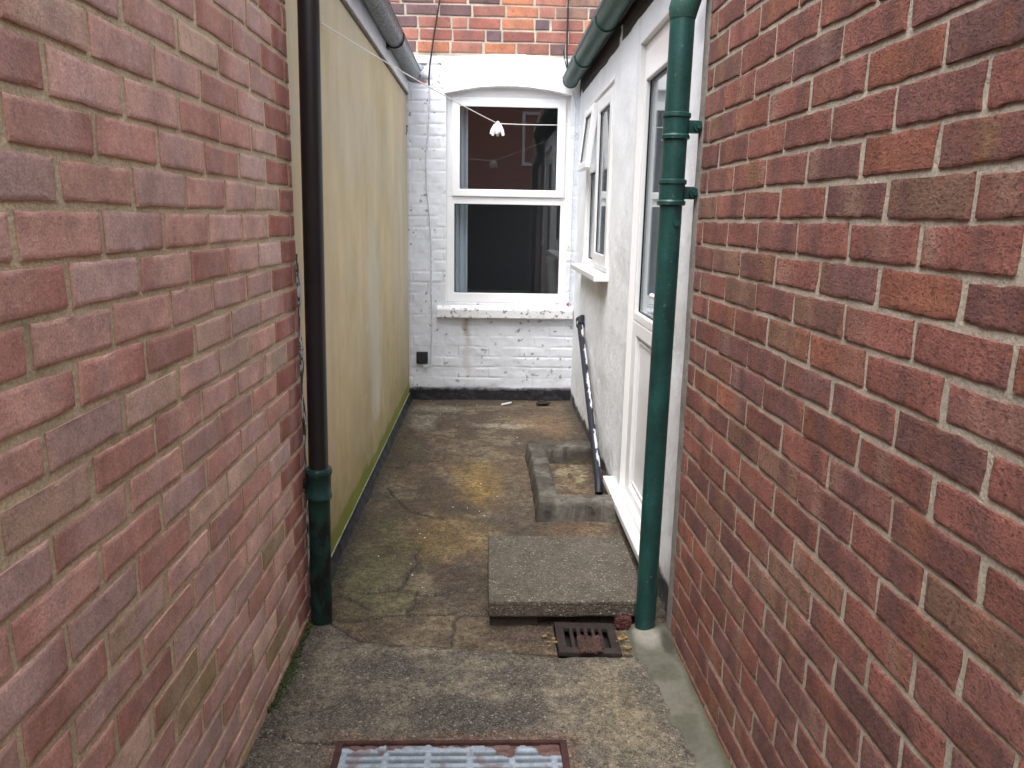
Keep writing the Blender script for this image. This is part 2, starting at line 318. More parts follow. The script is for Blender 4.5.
# ------------------------------------------------------------------ brickwork: every brick modelled, one mesh per wall
def brickwork(name, bricks, mapf, material, mortar, mortar_rect, parent, depth=.007, joint=.006, seed=3, wob=.0022, nx=10, ny=4, nosky=None):
    """bricks: list of (u0,u1,v0,v1,colour,edge_colour,bands); a bed of mortar lies `depth` below the brick faces"""
    R = np.random.RandomState(seed); Vs = []; Fs = []; Cs = []; base = 0
    gi, gj = np.meshgrid(np.concatenate([[0, .007], np.linspace(.05, .95, nx-3), [.993, 1]]), np.concatenate([[0, .024], np.linspace(.14, .86, ny-3), [.976, 1]]), indexing='ij')
    bi, bj = np.meshgrid(np.arange(nx+1), np.arange(ny+1), indexing='ij')
    ii, jj = np.meshgrid(np.arange(nx), np.arange(ny), indexing='ij'); a = (ii*(ny+1)+jj).ravel()
    quad = np.stack([a, a+ny+1, a+ny+2, a+1], 1)
    per = [i*(ny+1) for i in range(nx+1)]+[nx*(ny+1)+j for j in range(1, ny+1)]+[i*(ny+1)+ny for i in range(nx-1, -1, -1)]+[j for j in range(ny-1, 0, -1)]
    per = np.array(per); N = (nx+1)*(ny+1)
    bord = np.minimum(np.minimum(bi, nx-bi), np.minimum(bj, ny-bj)); rim2 = (bord == 1)
    for (u0, u1, v0, v1, col, ecol, bands) in bricks:
        jt = joint*R.uniform(.75, 1.3)
        c = [R.uniform(-1, 1, 2)*.0025 for _ in range(4)]
        ju = jt*1.3; A = np.array([u0+ju, v0+jt])+c[0]; B = np.array([u1-ju, v0+jt])+c[1]; C = np.array([u1-ju, v1-jt])+c[2]; D = np.array([u0+ju, v1-jt])+c[3]
        P = (A[None, None]*(1-gi[..., None])+B*gi[..., None])*(1-gj[..., None])+(D*(1-gi[..., None])+C*gi[..., None])*gj[..., None]
        U = P[..., 0]; V = P[..., 1]
        su, sv = R.uniform(0, 99, 2)
        edge = (bord < .5)
        U = U+edge*(vnoise(U*38+su, V*38+sv, 11)-.5)*wob*2; V = V+edge*(vnoise(U*38+su+7, V*38+sv, 12)-.5)*wob*2
        Hh = R.uniform(-.0004, .0012)+(fbm(U, V, 20, 2, 13)-.5)*.002-edge*.0011+(gi-.5)*R.uniform(-.001, .001)+(gj-.5)*R.uniform(-.0006, .0006)
        X = np.stack([q.ravel() for q in mapf(U, V, Hh)], -1)
        W = np.stack([q.ravel() for q in mapf(U.ravel()[per], V.ravel()[per], np.full(len(per), -depth-.003))], -1)
        cc = np.broadcast_to(np.array(col), (nx+1, ny+1, 3)).copy()
        for (p, wd, bc, am) in bands:
            k = am*np.exp(-((gi+.02*np.sin(gj*5)-p)/wd)**2); cc = cc*(1-k[..., None])+np.array(bc)*k[..., None]
        cl = fbm(U+su, V+sv, 9, 3, 14)[..., None]; cc = cc*(.8+.4*cl)
        cc[edge] = cc[edge]*.35+np.array(ecol)*.65; cc[rim2] = cc[rim2]*.75+np.array(ecol)*.25
        cc = cc.reshape(-1, 3)
        Vs += [X, W]; Cs += [cc, cc[per]*.9]
        n = len(per); k = np.arange(n); l = (k+1) % n
        Fs += [quad+base, np.stack([per[k]+base, base+N+k, base+N+l, per[l]+base], 1)]
        base += N+n
    V = np.concatenate(Vs); F = np.concatenate(Fs); Cc = np.concatenate(Cs)
    mi = np.zeros(len(F), int)
    # mortar bed
    u0, u1, v0, v1, st = mortar_rect
    us = lin(u0, u1, st); vs = lin(v0, v1, st); MU, MV = np.meshgrid(us, vs, indexing='ij')
    Hm = -depth+(fbm(MU, MV, 30, 3, 15)-.5)*.0022
    P = np.stack([q.ravel() for q in mapf(MU, MV, Hm)], -1); nv = len(vs)
    i, j = np.meshgrid(np.arange(len(us)-1), np.arange(nv-1), indexing='ij'); a = (i*nv+j).ravel()
    F2 = np.stack([a, a+nv, a+nv+1, a+1], 1)
    uc = us[i.ravel()]; vc = vs[j.ravel()]
    if nosky is not None: F2 = F2[~nosky(uc, vc)]
    V = np.concatenate([V, P]); F = np.concatenate([F, F2+base]); Cc = np.concatenate([Cc, np.full((len(P), 3), .4)]); mi = np.concatenate([mi, np.ones(len(F2), int)])
    o = npmesh(name, V, F, [material, mortar], parent, Cc, mi, smooth=True)
    bm = bmesh.new(); bm.from_mesh(o.data); bmesh.ops.recalc_face_normals(bm, faces=bm.faces[:]); bm.to_mesh(o.data); bm.free(); o.data.set_sharp_from_angle(angle=math.radians(50))
    return o

def LX(y): return -.648-.006*(2.65-y)
def RX(y): return .674+.02*(2.45-y)
R = np.random.RandomState(5)
def clampmix(a, b, t): return tuple(np.array(a)*(1-t)+np.array(b)*t)

# ================================================================== SETTING: ground
def near_base(X, x0, wid): return sstep(wid, 0, np.abs(X-x0))
CR = [[(-.50, 2.86), (-.36, 2.90), (-.24, 2.86), (-.1, 2.885), (.02, 2.88)], [(-.575, 2.65), (-.48, 2.66), (-.3, 2.695), (-.12, 2.70), (.0, 2.70)],
      [(-.58, 2.84), (-.50, 2.80), (-.44, 2.74)], [(-.36, 2.90), (-.33, 3.02), (-.29, 3.14), (-.31, 3.3)], [(-.55, 4.1), (-.46, 3.92), (-.41, 3.78), (-.30, 3.70), (-.20, 3.66)],
      [(-.62, 4.5), (-.5, 4.45), (-.46, 4.6), (-.30, 4.58)], [(-.28, 2.69), (-.27, 2.80), (-.275, 2.89)], [(-.11, 2.48), (-.105, 2.6), (-.10, 2.70)], [(-.1, 5.35), (.1, 5.4), (.22, 5.36)]]
def step_line(X): return np.interp(X, [-.7, -.58, -.50, -.44, -.35, -.24, -.09, .1, .26, .4, .7], [2.66, 2.635, 2.55, 2.50, 2.475, 2.47, 2.45, 2.42, 2.405, 2.40, 2.41])
def crackd(X, Y):
    X2 = X+(fbm(X, Y, 14, 3, 40)-.5)*.05; Y2 = Y+(fbm(X, Y, 14, 3, 44)-.5)*.05
    return np.minimum.reduce([polydist(X2, Y2, c) for c in CR])
def blobm(X, Y, cx, cy, rx, ry, ns=.5, seed=50):
    d = np.hypot((X-cx)/rx, (Y-cy)/ry)+(fbm(X, Y, 6, 4, seed)-.5)*2*ns
    return sstep(1.15, .45, d)
def rear_h(X, Y):
    d = crackd(X, Y)
    h = -.006+(fbm(X, Y, 4, 4, 20)-.5)*.012+(fbm(X, Y, 40, 3, 24)-.5)*.003
    h = h-.010*sstep(.009, .003, d)
    return h
def rear_c(X, Y):
    n1 = fbm(X, Y, 2.2, 4, 30); n2 = fbm(X, Y, 7, 5, 34); n3 = fbm(X, Y, 22, 4, 38)
    c = np.ones(X.shape+(3,))*np.array((.130, .087, .050))
    def mix(col, k):
        nonlocal c; k = np.clip(k, 0, 1)[..., None]; c = c*(1-k)+np.array(col)*k
    mix((.058, .040, .024), sstep(.44, .60, n1)*.85); mix((.185, .150, .098), sstep(.50, .64, n2)*.6); mix((.050, .036, .023), sstep(.50, .60, n3)*.65)
    mix((.30, .19, .035), blobm(X, Y, -.0, 4.1, .19, .45, .9)*.42); mix((.20, .135, .035), blobm(X, Y, -.17, 3.45, .3, .35)*.4)
    mix((.36, .22, .03), blobm(X, Y, .03, 4.1, .10, .18, .8)*.3)
    mix((.27, .24, .19), blobm(X, Y, -.46, 5.55, .11, .28)*.6); mix((.33, .29, .22), blobm(X, Y, .14, 5.45, .22, .10)*.65); mix((.26, .24, .19), blobm(X, Y, -.45, 5.95, .25, .14)*.55)
    mix((.17, .10, .05), blobm(X, Y, .42, 5.6, .22, .42, .9)*.5); mix((.045, .034, .028), blobm(X, Y, .35, 5.9, .2, .25)*.45)
    mix((.040, .034, .020), blobm(X, Y, -.50, 4.9, .17, .6)*.7); mix((.06, .062, .022), blobm(X, Y, -.48, 3.25, .16, .5, 1.0)*.55); mix((.12, .12, .055), blobm(X, Y, -.42, 2.95, .18, .3, .9, 57)*.5)
    mix((.045, .033, .026), blobm(X, Y, .30, 3.4, .25, .25)*.75); mix((.050, .038, .03), blobm(X, Y, .12, 3.9, .16, .8)*.5); mix((.042, .032, .026), blobm(X, Y, -.08, 3.0, .13, .35)*.6)
    mix((.14, .075, .04), blobm(X, Y, .45, 3.52, .2, .1, .9)*.5); mix((.26, .23, .18), blobm(X, Y, .35, 3.33, .16, .06)*.6)
    mix((.18, .145, .09), blobm(X, Y, -.13, 2.6, .2, .14)*.5); mix((.055, .038, .03), blobm(X, Y, .12, 2.55, .16, .09)*.7)
    mix((.03, .028, .018), sstep(.10, .0, np.abs(X+.64)+(n3-.5)*.10)*.85); mix((.02, .017, .014), sstep(.11, .0, 6.29-Y+(n3-.5)*.10)*.8)  # left and back edges: grime plus contact shadow painted into the colour
    mix((.03, .024, .02), sstep(.13, .0, .70-X+(n3-.5)*.11)*.75)  # right edge likewise, dirt with painted contact shade
    d = crackd(X, Y); mix((.022, .017, .013), sstep(.0095, .003, d+(n3-.5)*.008)*.95); mix((.045, .035, .026), sstep(.035, .0, d+(n3-.5)*.04)*.35)
    mix((.014, .011, .009), sstep(.016, .003, np.abs(Y-step_line(X)-.008)+(n3-.5)*.012)*.9)
    return c
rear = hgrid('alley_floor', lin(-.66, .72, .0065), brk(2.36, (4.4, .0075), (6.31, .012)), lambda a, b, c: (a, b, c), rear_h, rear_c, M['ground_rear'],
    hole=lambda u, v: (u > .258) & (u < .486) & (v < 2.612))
tag(rear, 'stained brown concrete floor of the alley, cracked and mossy', 'floor', kind='structure')

def front_h(X, Y):
    e = step_line(X)+(fbm(X, Y, 25, 3, 60)-.5)*.03-Y
    h = .006+(fbm(X, Y, 3, 4, 61)-.5)*.010+(fbm(X, Y, 45, 3, 64)-.5)*.003
    d = polydist(X+(fbm(X, Y, 14, 3, 40)-.5)*.04, Y+(fbm(X, Y, 14, 3, 44)-.5)*.04, [(-.66, 1.98), (-.58, 1.985), (-.52, 1.955), (-.40, 1.95)])
    h = h-.006*sstep(.006, .002, d)
    return np.where(e > 0, h-.004*sstep(.02, 0, e), -.02)
def front_c(X, Y):
    n1 = fbm(X, Y, 2.4, 4, 70); n2 = fbm(X, Y, 8, 5, 74); n3 = fbm(X, Y, 24, 4, 78)
    c = np.ones(X.shape+(3,))*np.array((.150, .131, .098))
    def mix(col, k):
        nonlocal c; k = np.clip(k, 0, 1)[..., None]; c = c*(1-k)+np.array(col)*k
    mix((.085, .075, .062), sstep(.46, .64, n1)*.7); mix((.235, .20, .14), sstep(.52, .64, n2)*.55); mix((.07, .06, .05), sstep(.50, .62, n3)*.6)
    mix((.040, .036, .034), blobm(X, Y, -.02, 2.08, .24, .12)*.85); mix((.045, .040, .038), blobm(X, Y, -.30, 2.33, .18, .09)*.75); mix((.045, .040, .036), blobm(X, Y, .10, 2.28, .18, .09)*.65)
    mix((.05, .044, .038), blobm(X, Y, -.38, 2.12, .16, .12)*.4); mix((.05, .045, .03), blobm(X, Y, -.60, 2.2, .06, .5)*.7)
    mix((.21, .17, .10), blobm(X, Y, .42, 2.1, .12, .22)*.45); mix((.10, .04, .028), sstep(.05, .005, np.maximum(np.maximum(X-.242, -.417-X), np.maximum(Y-1.965, .5-Y))+(n3-.5)*.07)*.6)
    d = polydist(X+(fbm(X, Y, 14, 3, 40)-.5)*.04, Y+(fbm(X, Y, 14, 3, 44)-.5)*.04, [(-.66, 1.98), (-.58, 1.985), (-.52, 1.955), (-.40, 1.95)])
    mix((.022, .018, .015), sstep(.0095, .003, d)*.95); mix((.03, .026, .02), sstep(.085, 0, X+.655+(n3-.5)*.09)*.85); mix((.03, .026, .018), sstep(.05, 0, .682-X+(n3-.5)*.04)*.7)  # crack, then wall-foot dirt darkened to carry contact shadow too
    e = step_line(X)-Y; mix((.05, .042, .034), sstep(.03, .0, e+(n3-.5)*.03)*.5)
    return c
cov = (-.405, .231, 1.46, 1.948)
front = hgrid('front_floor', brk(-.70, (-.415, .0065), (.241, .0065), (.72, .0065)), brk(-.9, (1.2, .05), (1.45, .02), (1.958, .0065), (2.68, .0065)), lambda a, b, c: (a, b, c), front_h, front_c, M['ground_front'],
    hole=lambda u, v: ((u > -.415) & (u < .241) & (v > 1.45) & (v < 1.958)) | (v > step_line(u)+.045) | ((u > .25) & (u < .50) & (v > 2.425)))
tag(front, 'grey aggregate concrete floor at the front of the alley', 'floor', kind='structure')
g = G(); g.box(-60, 60, -60, 60, -.12, -.045); tag(g.out('ground', mat('earth', (.09, .08, .065), var=[(2, .7, 1.2), (40, .7, 1.2)], rough=.9)), 'grey ground all around the houses', 'ground', kind='structure')
g = G(); g.box(-4, 4, -9, -.9, -.04, -.004); tag(g.out('yard_paving', mat('yard concrete', (.15, .14, .12), var=[(3, .7, 1.2), (60, .8, 1.2)], rough=.85)), 'grey concrete yard behind the viewer', 'paving', kind='structure')

# cement strip laid along the foot of the right-hand wall
def cem_h(X, Y): return .013+(fbm(X, Y, 6, 4, 90)-.5)*.012+.02*sstep(.12, 0, np.hypot((X-.62)/1.2, Y-2.52))-.02*sstep(.02, 0, X-np.interp(Y, [.5, 1.85, 2.2, 2.44, 2.6], [.53, .572, .553, .515, .53])+(fbm(X, Y, 18, 3, 95)-.5)*.05)
def cem_c(X, Y):
    n = fbm(X, Y, 10, 4, 91); c = np.ones(X.shape+(3,))*np.array((.115, .112, .088))
    def mix(col, k):
        nonlocal c; k = np.clip(k, 0, 1)[..., None]; c = c*(1-k)+np.array(col)*k
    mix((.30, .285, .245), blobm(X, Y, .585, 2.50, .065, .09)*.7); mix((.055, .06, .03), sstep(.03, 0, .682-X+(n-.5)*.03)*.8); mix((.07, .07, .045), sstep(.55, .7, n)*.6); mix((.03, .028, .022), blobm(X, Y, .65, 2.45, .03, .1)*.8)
    return c
cs = hgrid('cement_strip', lin(.50, .69, .005), lin(.7, 2.60, .008), lambda a, b, c: (a, b, c), cem_h, cem_c, M['cement'], hole=lambda u, v: u < np.interp(v, [.5, 1.85, 2.2, 2.44, 2.6], [.52, .562, .543, .505, .52]))
tag(cs, 'smooth pale cement strip along the foot of the rustic brick wall', 'cement strip', kind='structure')

# ================================================================== LEFT brick wall (nearest, rose bricks)
wallL = thing('brick_wall', (-.66, .7, 0), 'pale rose brick wall on the left with sandy tan mortar joints', 'wall', 'brick walls flanking the alley')
bl = []; z0 = 1.405-.0802*18
for k in range(37):
    v0 = z0+.0802*k; v1 = v0+.0802
    ph = (1.116 if (k-6-12) % 2 == 0 else 1.241)+R.uniform(-.01, .01)
    u = ph-.249*9
    while u < 2.655:
        a, b = u, min(u+.249, 2.662)
        if 2.662-b < .04: b = 2.662
        u += .249
        if b-a < .03 or b < -.9: 
            if b >= 2.662: break
            continue
        t = R.rand(); br = R.uniform(.82, 1.15)
        col = np.array([(.60, .385, .325), (.575, .345, .285), (.55, .385, .34), (.51, .275, .22), (.59, .43, .33)][R.choice(5, p=[.34, .22, .2, .14, .1])])*br
        if v0 < .5 and R.rand() < .25: col = np.array((.36, .27, .15))*br
        if b > 2.55: col = np.array((.32, .12, .09))*br
        ec = (.47, .25, .20) if R.rand() < .7 else (.36, .20, .15)
        bands = [(R.uniform(.25, .75), R.uniform(.15, .3), clampmix(col, (.47, .35, .345), .8), R.uniform(.1, .6))]
        if R.rand() < .35: bands.append((R.choice([.02, .98]), .2, (.36, .14, .12), .5))
        bl.append((a, b, v0, v1, tuple(col), ec, bands))
        if b >= 2.66: break
LM = lambda u, v, h: (LX(u)+h, u, v)
o = brickwork('brick_face', bl, LM, M['brick_smooth'], M['mortar_tan'], (-.9, 2.664, 0, 2.91, .012), wallL, depth=.0034, joint=.0068, seed=31, ny=6)
g = G(); g.box(-.95, -.664, -.9, 2.655, -.04, 2.91); g.out('wall_core', M['mortar_tan'], wallL)
g = G(); zz = np.linspace(.0, 1.35, 90)
g.sweep([(0, 0), (1, 0), (1, 1), (0, 1)], lambda t, a, b: (LX(2.66)-.012+a*(.013+.004*math.sin(t*27)), 2.664+b*(.022+.016*float(fbm(np.array([t]), np.array([.8]), 10, 3, 163)[0])), t), zz, closed=True)
g.out('corner_fillet', mat('flaking corner paint', (.055, .04, .04), var=[(20, .6, 1.3)], speck=[('noise', 38, .52, .57, (.55, .54, .54), .9, (1, 1, .5))], bump=[('noise', 60, .6, .006)], rough=.9), wallL)
# ================================================================== RIGHT brick wall (rustic bricks)
wallR = thing('brick_wall', (.68, .7, 0), 'dark red rustic brick wall on the right with pitted bricks and pale mortar', 'wall', 'brick walls flanking the alley')
br_ = []; pit = .0765; zr = 1.487-pit*20
pal = [((.285, .112, .088), .40), ((.235, .102, .088), .28), ((.205, .098, .09), .14), ((.305, .115, .075), .08), ((.27, .15, .105), .10)]
for k in range(38):
    v0 = zr+pit*k; v1 = v0+pit
    ph = (1.12 if (k-20) % 2 == 0 else .998)+R.uniform(-.012, .012); u = ph-.241*10
    while u < 2.515:
        a, b = u, min(u+.241, 2.515)
        if 2.515-b < .035: b = 2.515
        u += .241
        if b < -.9: continue
        if b-a < .02: break
        ci = R.choice(5, p=[q[1] for q in pal]); col = np.array(pal[ci][0])*R.uniform(.8, 1.25)
        bands = []
        for _ in range(R.randint(1, 4)):
            bands.append((R.uniform(0, 1), R.uniform(.06, .2), [(.165, .082, .08), (.35, .14, .085), (.17, .078, .072), (.36, .22, .17), (.27, .15, .075)][R.choice(5, p=[.35, .2, .2, .15, .1])], R.uniform(.3, .85)))
        br_.append((a, b, v0, v1, tuple(col), (.265, .105, .08), bands))
        if b >= 2.515: break
RM = lambda u, v, h: (RX(u)-h, u, v)
brickwork('brick_face', br_, RM, M['brick_rustic'], M['mortar_grey'], (-.9, 2.52, 0, 2.91, .012), wallR, depth=.0036, joint=.0068, seed=33, wob=.003, nx=16, ny=7)
g = G(); g.box(.70+.06, 1.02, -.9, 2.50, -.04, 2.91); g.out('wall_core', M['mortar_grey'], wallR)

# ================================================================== BACK HOUSE
house = thing('terraced_house', (0, 6.3, 0), 'two storey brick house closing the alley, ground floor painted white', 'house')
YB = 6.30
BM = lambda a, b, c: (a, YB-c, b)
pitB = .0872; ZB0 = .095
# painted ground-floor brickwork as a fine relief sheet
def pat(U, V):
    row = np.floor((V-ZB0)/pitB); fv = (V-ZB0)/pitB-row
    fu = (U+.11+row % 2*.125)/.25; fu = fu-np.floor(fu)
    wv = (fbm(U, V, 9, 3, 100)-.5)*.1
    dv = np.minimum(fv, 1-fv)*pitB; du = np.minimum(fu, 1-fu)*.25
    dd = np.minimum(dv+wv*.05, np.where(vnoise(row*3.1+.5, np.floor((U+.11+row % 2*.125)/.25)*1.7+.5, 102) > .35, du, 1.)+wv*.05)
    return dd, row, fv
def paint_h(U, V):
    dd, row, fv = pat(U, V)
    h = .0045*sstep(.0, .013, dd)*sstep(.30, .66, fbm(U, V, 6, 3, 107))+(fbm(U, V, 16, 4, 104)-.5)*.007+(vnoise(row*5.3+.5, np.floor((U+.11+row % 2*.125)*4)*2.3+.5, 106)-.5)*.003
    brok = sstep(2.50, 2.56, V+(fbm(U, V, 12, 3, 108)-.5)*.1)*(U < -.40)
    return h-brok*.006
def paint_c(U, V):
    dd, row, fv = pat(U, V); n = fbm(U, V, 18, 4, 110); n2 = fbm(U, V, 3, 4, 114)
    c = np.ones(U.shape+(3,))*np.array((.74, .775, .83))
    def mix(col, k):
        nonlocal c; k = np.clip(k, 0, 1)[..., None]; c = c*(1-k)+np.array(col)*k
    mix((.66, .69, .745), sstep(.5, .7, n2)*.4)
    mix((.38, .38, .39), sstep(.004, .001, dd)*sstep(.60, .70, fbm(U, V, 7, 4, 118))*.45)
    # bare spots near the foot, rust run under the sill, greyer strip at the left corner
    mix((.16, .14, .13), sstep(.60, .66, fbm(U, V, 34, 3, 122))*blobm(U, V, .45, .20, .12, .05, .3)*.6)
    run = sstep(.045, .0, np.abs(U+.165+.012*np.sin(V*23))+(n-.5)*.05)
    mix((.30, .17, .10), run*sstep(.35, .66, V)*(V < .69)*.75); mix((.50, .46, .43), run*sstep(.05, .3, V)*(V < .45)*.4)
    mix((.10, .09, .09), sstep(.012, 0, V-.09+(n-.5)*.02)*.8); mix((.45, .45, .45), sstep(.03, 0, U+.64+(n-.5)*.03)*.5)
    mix((.30, .05, .04), sstep(.02, .012, np.hypot(U-.668, V-.80)))
    mix((.28, .085, .06), blobm(U, V, -.53, 2.50, .07, .02, .15)*.9); mix((.11, .10, .10), blobm(U, V, -.54, 2.525, .12, .018, .15)*.85)
    mix((.13, .10, .09), (np.abs(V-2.625) < .012)*(U < -.37)*(n > .42)*.9)
    mix((.12, .10, .09), sstep(.78, .80, fbm(U, V, 26, 3, 126))*.7)
    return c
OP = (-.338, .642, .80)                       # window opening: jambs, sill level
def archz(u): return 2.478-.060*((u-.155)/.49)**2
bw = hgrid('painted_brickwork', brk(-.70, (-.338, .006), (.642, .0075), (.78, .007)), brk(.085, (.70, .006), (.80, .006), (2.40, .0075), (2.69, .007)), BM, paint_h, paint_c, M['white_brick'], house,
    hole=lambda u, v: (u > OP[0]) & (u < OP[1]) & (v > OP[2]) & (v < 2.56))
g = G(); g.box(-3, 3, YB+.28, YB+.30, 0, 2.60)  # inner leaf cut around the window below
g.bm.free()
# wall thickness: reveals
g = G()
g.box(OP[0]-.004, OP[0]+.004, YB-.001, YB+.11, .775, 2.50); g.out('window_reveal', M['white_paint'], house); g = G(); g.box(OP[1]-.004, OP[1]+.004, YB-.001, YB+.11, .775, 2.50)
g.out('window_reveal', M['white_paint'], house)
g = G(); g.box(-3, OP[0]-.004, YB+.03, YB+.28, 0, 2.75); g.box(OP[1]+.004, 3, YB+.03, YB+.28, 0, 2.75); g.box(OP[0]-.004, OP[1]+.004, YB+.03, YB+.28, 0, .775); g.box(OP[0]-.004, OP[1]+.004, YB+.03, YB+.28, 2.52, 2.75)
g.box(-3, 3, YB+.03, YB+.28, 2.75, 5.6); g.out('wall_core', M['mortar_old'], house)
# arch: thick painted lintel, proud of the wall, with soffit
g = G(); N = 40; prof = []
us = np.linspace(-.347, .70, N)
for u in us:
    lo = archz(u) if OP[0] < u < OP[1] else archz(np.clip(u, OP[0], OP[1])); hi = 2.712-.05*((u-.16)/.52)**2
    lo += random.uniform(-.002, .002); hi += random.uniform(-.003, .003)
    prof.append([g.bm.verts.new(v) for v in ((u, YB-.014, lo+.001), (u, YB-.016, lo+.004), (u, YB-.016, (lo+hi)/2), (u, YB-.016, hi-.006), (u, YB-.008, hi), (u, YB+.04, hi), (u, YB+.13, lo+.06), (u, YB+.12, lo))])
for A, B in zip(prof[:-1], prof[1:]):
    for k in range(8): g.bm.faces.new([A[k], A[(k+1) % 8], B[(k+1) % 8], B[k]])
g.bm.faces.new(prof[0][::-1]); g.bm.faces.new(prof[-1])
g.out('arched_lintel', mat('white lintel paint', (.80, .805, .82), var=[(5, .95, 1.02)], speck=[('noise', 40, .70, .74, (.3, .28, .26), .6), ('noise', 5, .64, .8, (.6, .6, .6), .4)], bump=[('noise', 50, .4, .004)], rough=.6), house)
# red brick upper storey
ub = []; RR = np.random.RandomState(9)
palB = [((.31, .13, .095), .34), ((.28, .10, .075), .24), ((.38, .15, .08), .16), ((.13, .075, .075), .16), ((.26, .15, .11), .10)]
for k in range(30, 62):
    v0 = ZB0+pitB*k; v1 = v0+pitB; u = -2.2+RR.uniform(0, .2); flip = k % 2
    if k == 32: u = -.185-.256-.126-.25*7
    while u < 2.2:
        L = .253 if (flip or RR.rand() < .55) else .125
        if L < .2: flip = 1
        else: flip = RR.rand() < .5
        col = np.array(palB[RR.choice(5, p=[q[1] for q in palB])][0])*RR.uniform(.8, 1.2)
        if L < .2 and RR.rand() < .5: col = np.array((.12, .08, .09))
        bands = [(RR.uniform(0, 1), .25, (.14, .07, .07), RR.uniform(0, .7))]
        if v1 > 2.69: ub.append((u, u+L, max(v0, 2.68), v1, tuple(col), tuple(col*.8), bands))
        u += L
brickwork('brick_upper_wall', ub, BM, M['brick_old'], M['mortar_old'], (-2.2, 2.2, 2.66, 5.5, .03), house, depth=.004, joint=.0065, seed=35, nx=6, ny=5)
g = G(); g.box(-3, 3, YB-.18, YB+4, 5.5, 5.62, .01); g.out('roof', M['slate'], house)
# black painted plinth course
PH = lambda U, V: .012+.006*sstep(.0, .008, np.minimum(np.abs(((U+.13)/.25) % 1), 1-np.abs(((U+.13)/.25) % 1))*.25)+(fbm(U, V, 20, 3, 130)-.5)*.012
g = hgrid('painted_plinth', lin(-.70, .78, .007), lin(-.03, .10, .007), BM, lambda U, V: np.where(V > .088+(fbm(U, V*0, 22, 3, 133)-.5)*.02, -.01, PH(U, V)), None, M['black_paint'], house)
# stone sill
us = lin(-.408, .70, .012)
g = G(); prof = [(.02, .678), (.048, .682), (.055, .69), (.056, .752), (.05, .762), (.04, .768), (-.07, .802), (-.07, .678)]
g.sweep(prof, lambda t, c, z: (t, YB-c+.002*math.sin(t*13), z), us, closed=True)
sill = g.out('window_sill', mat('flaking sill paint', (.76, .77, .80), var=[(8, .9, 1.04)], speck=[('noise', 30, .57, .62, (.15, .13, .12), .8), ('noise', 8, .60, .70, (.34, .24, .17), .5)], bump=[('noise', 40, .6, .005)], rough=.65), house)
# window
g = G(); g.ring(-.335, .640, .80, 2.47, -.273, .584, .879, 1.592, -.10, -.055, BM, .004)
fr = None
g.bm.free()
win = G(); win.ring(-.335, .640, .803, 1.648, -.272, .584, .879, 1.592, -.115, -.058, BM, .005)
win.ring(-.335, .640, 1.649, 2.485, -.262, .572, 1.68, 2.37, -.115, -.060, BM, .004)
wf = win.out('window', M['upvc'], house)
g = G(); g.ring(-.290, .606, 1.651, 2.402, -.228, .540, 1.708, 2.334, -.059, -.040, BM, .007); sash = g.out('sash', M['upvc'], wf)
g = G(); g.box(-.273, .585, .878, 1.593, -.092, -.088, mp=BM); g.out('pane', M['glass'], wf)
g = G(); g.box(-.229, .541, 1.707, 2.335, -.066, -.062, mp=BM); g.out('pane', M['glass'], wf)
g = G(); g.ring(-.273, .585, .878, 1.593, -.268, .580, .883, 1.588, -.087, -.083, BM, 0); g.ring(-.229, .541, 1.707, 2.335, -.224, .536, 1.712, 2.330, -.061, -.057, BM, 0); g.out('gasket', M['gasket'], wf)
# room behind
g = G(); g.box(-1.6, 1.6, YB+2.8, YB+2.85, 0, 2.75); g.box(-1.65, -1.6, YB+.28, YB+2.8, 0, 2.75); g.box(1.6, 1.65, YB+.28, YB+1.5, 0, 2.75); g.box(1.6, 1.65, YB+1.5, YB+2.8, 0, 1.2); g.box(-1.6, 1.6, YB+.28, YB+2.8, 0, .02); g.box(-1.6, 1.6, YB+.28, YB+2.8, 2.72, 2.75)  # unseen side wall left open higher up, added to let light in
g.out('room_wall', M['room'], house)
# black vent box and its loose paint
g = G(); g.box(-.578, -.485, YB-.030, YB+.01, .298, .395, .004); g.box(-.572, -.520, YB-.034, YB-.029, .31, .385, .002); v = g.out('vent_box', M['black_paint'], house)
g = G(); g.box(-.525, -.49, YB-.02, YB-.004, .265, .29, .004); g.out('loose_flap', M['white_paint'], v)
# curtain in the room
cu = G(); cu.sweep([(-.30+.012*i, .012*math.sin(i*1.7)) for i in range(12)], lambda t, a, b: (a, YB+.20+b, t), np.linspace(.82, 2.5, 6))
tag(cu.out('curtain', M['curtain'], smooth=True), 'pale curtain hanging inside the back window at its left edge', 'curtain')

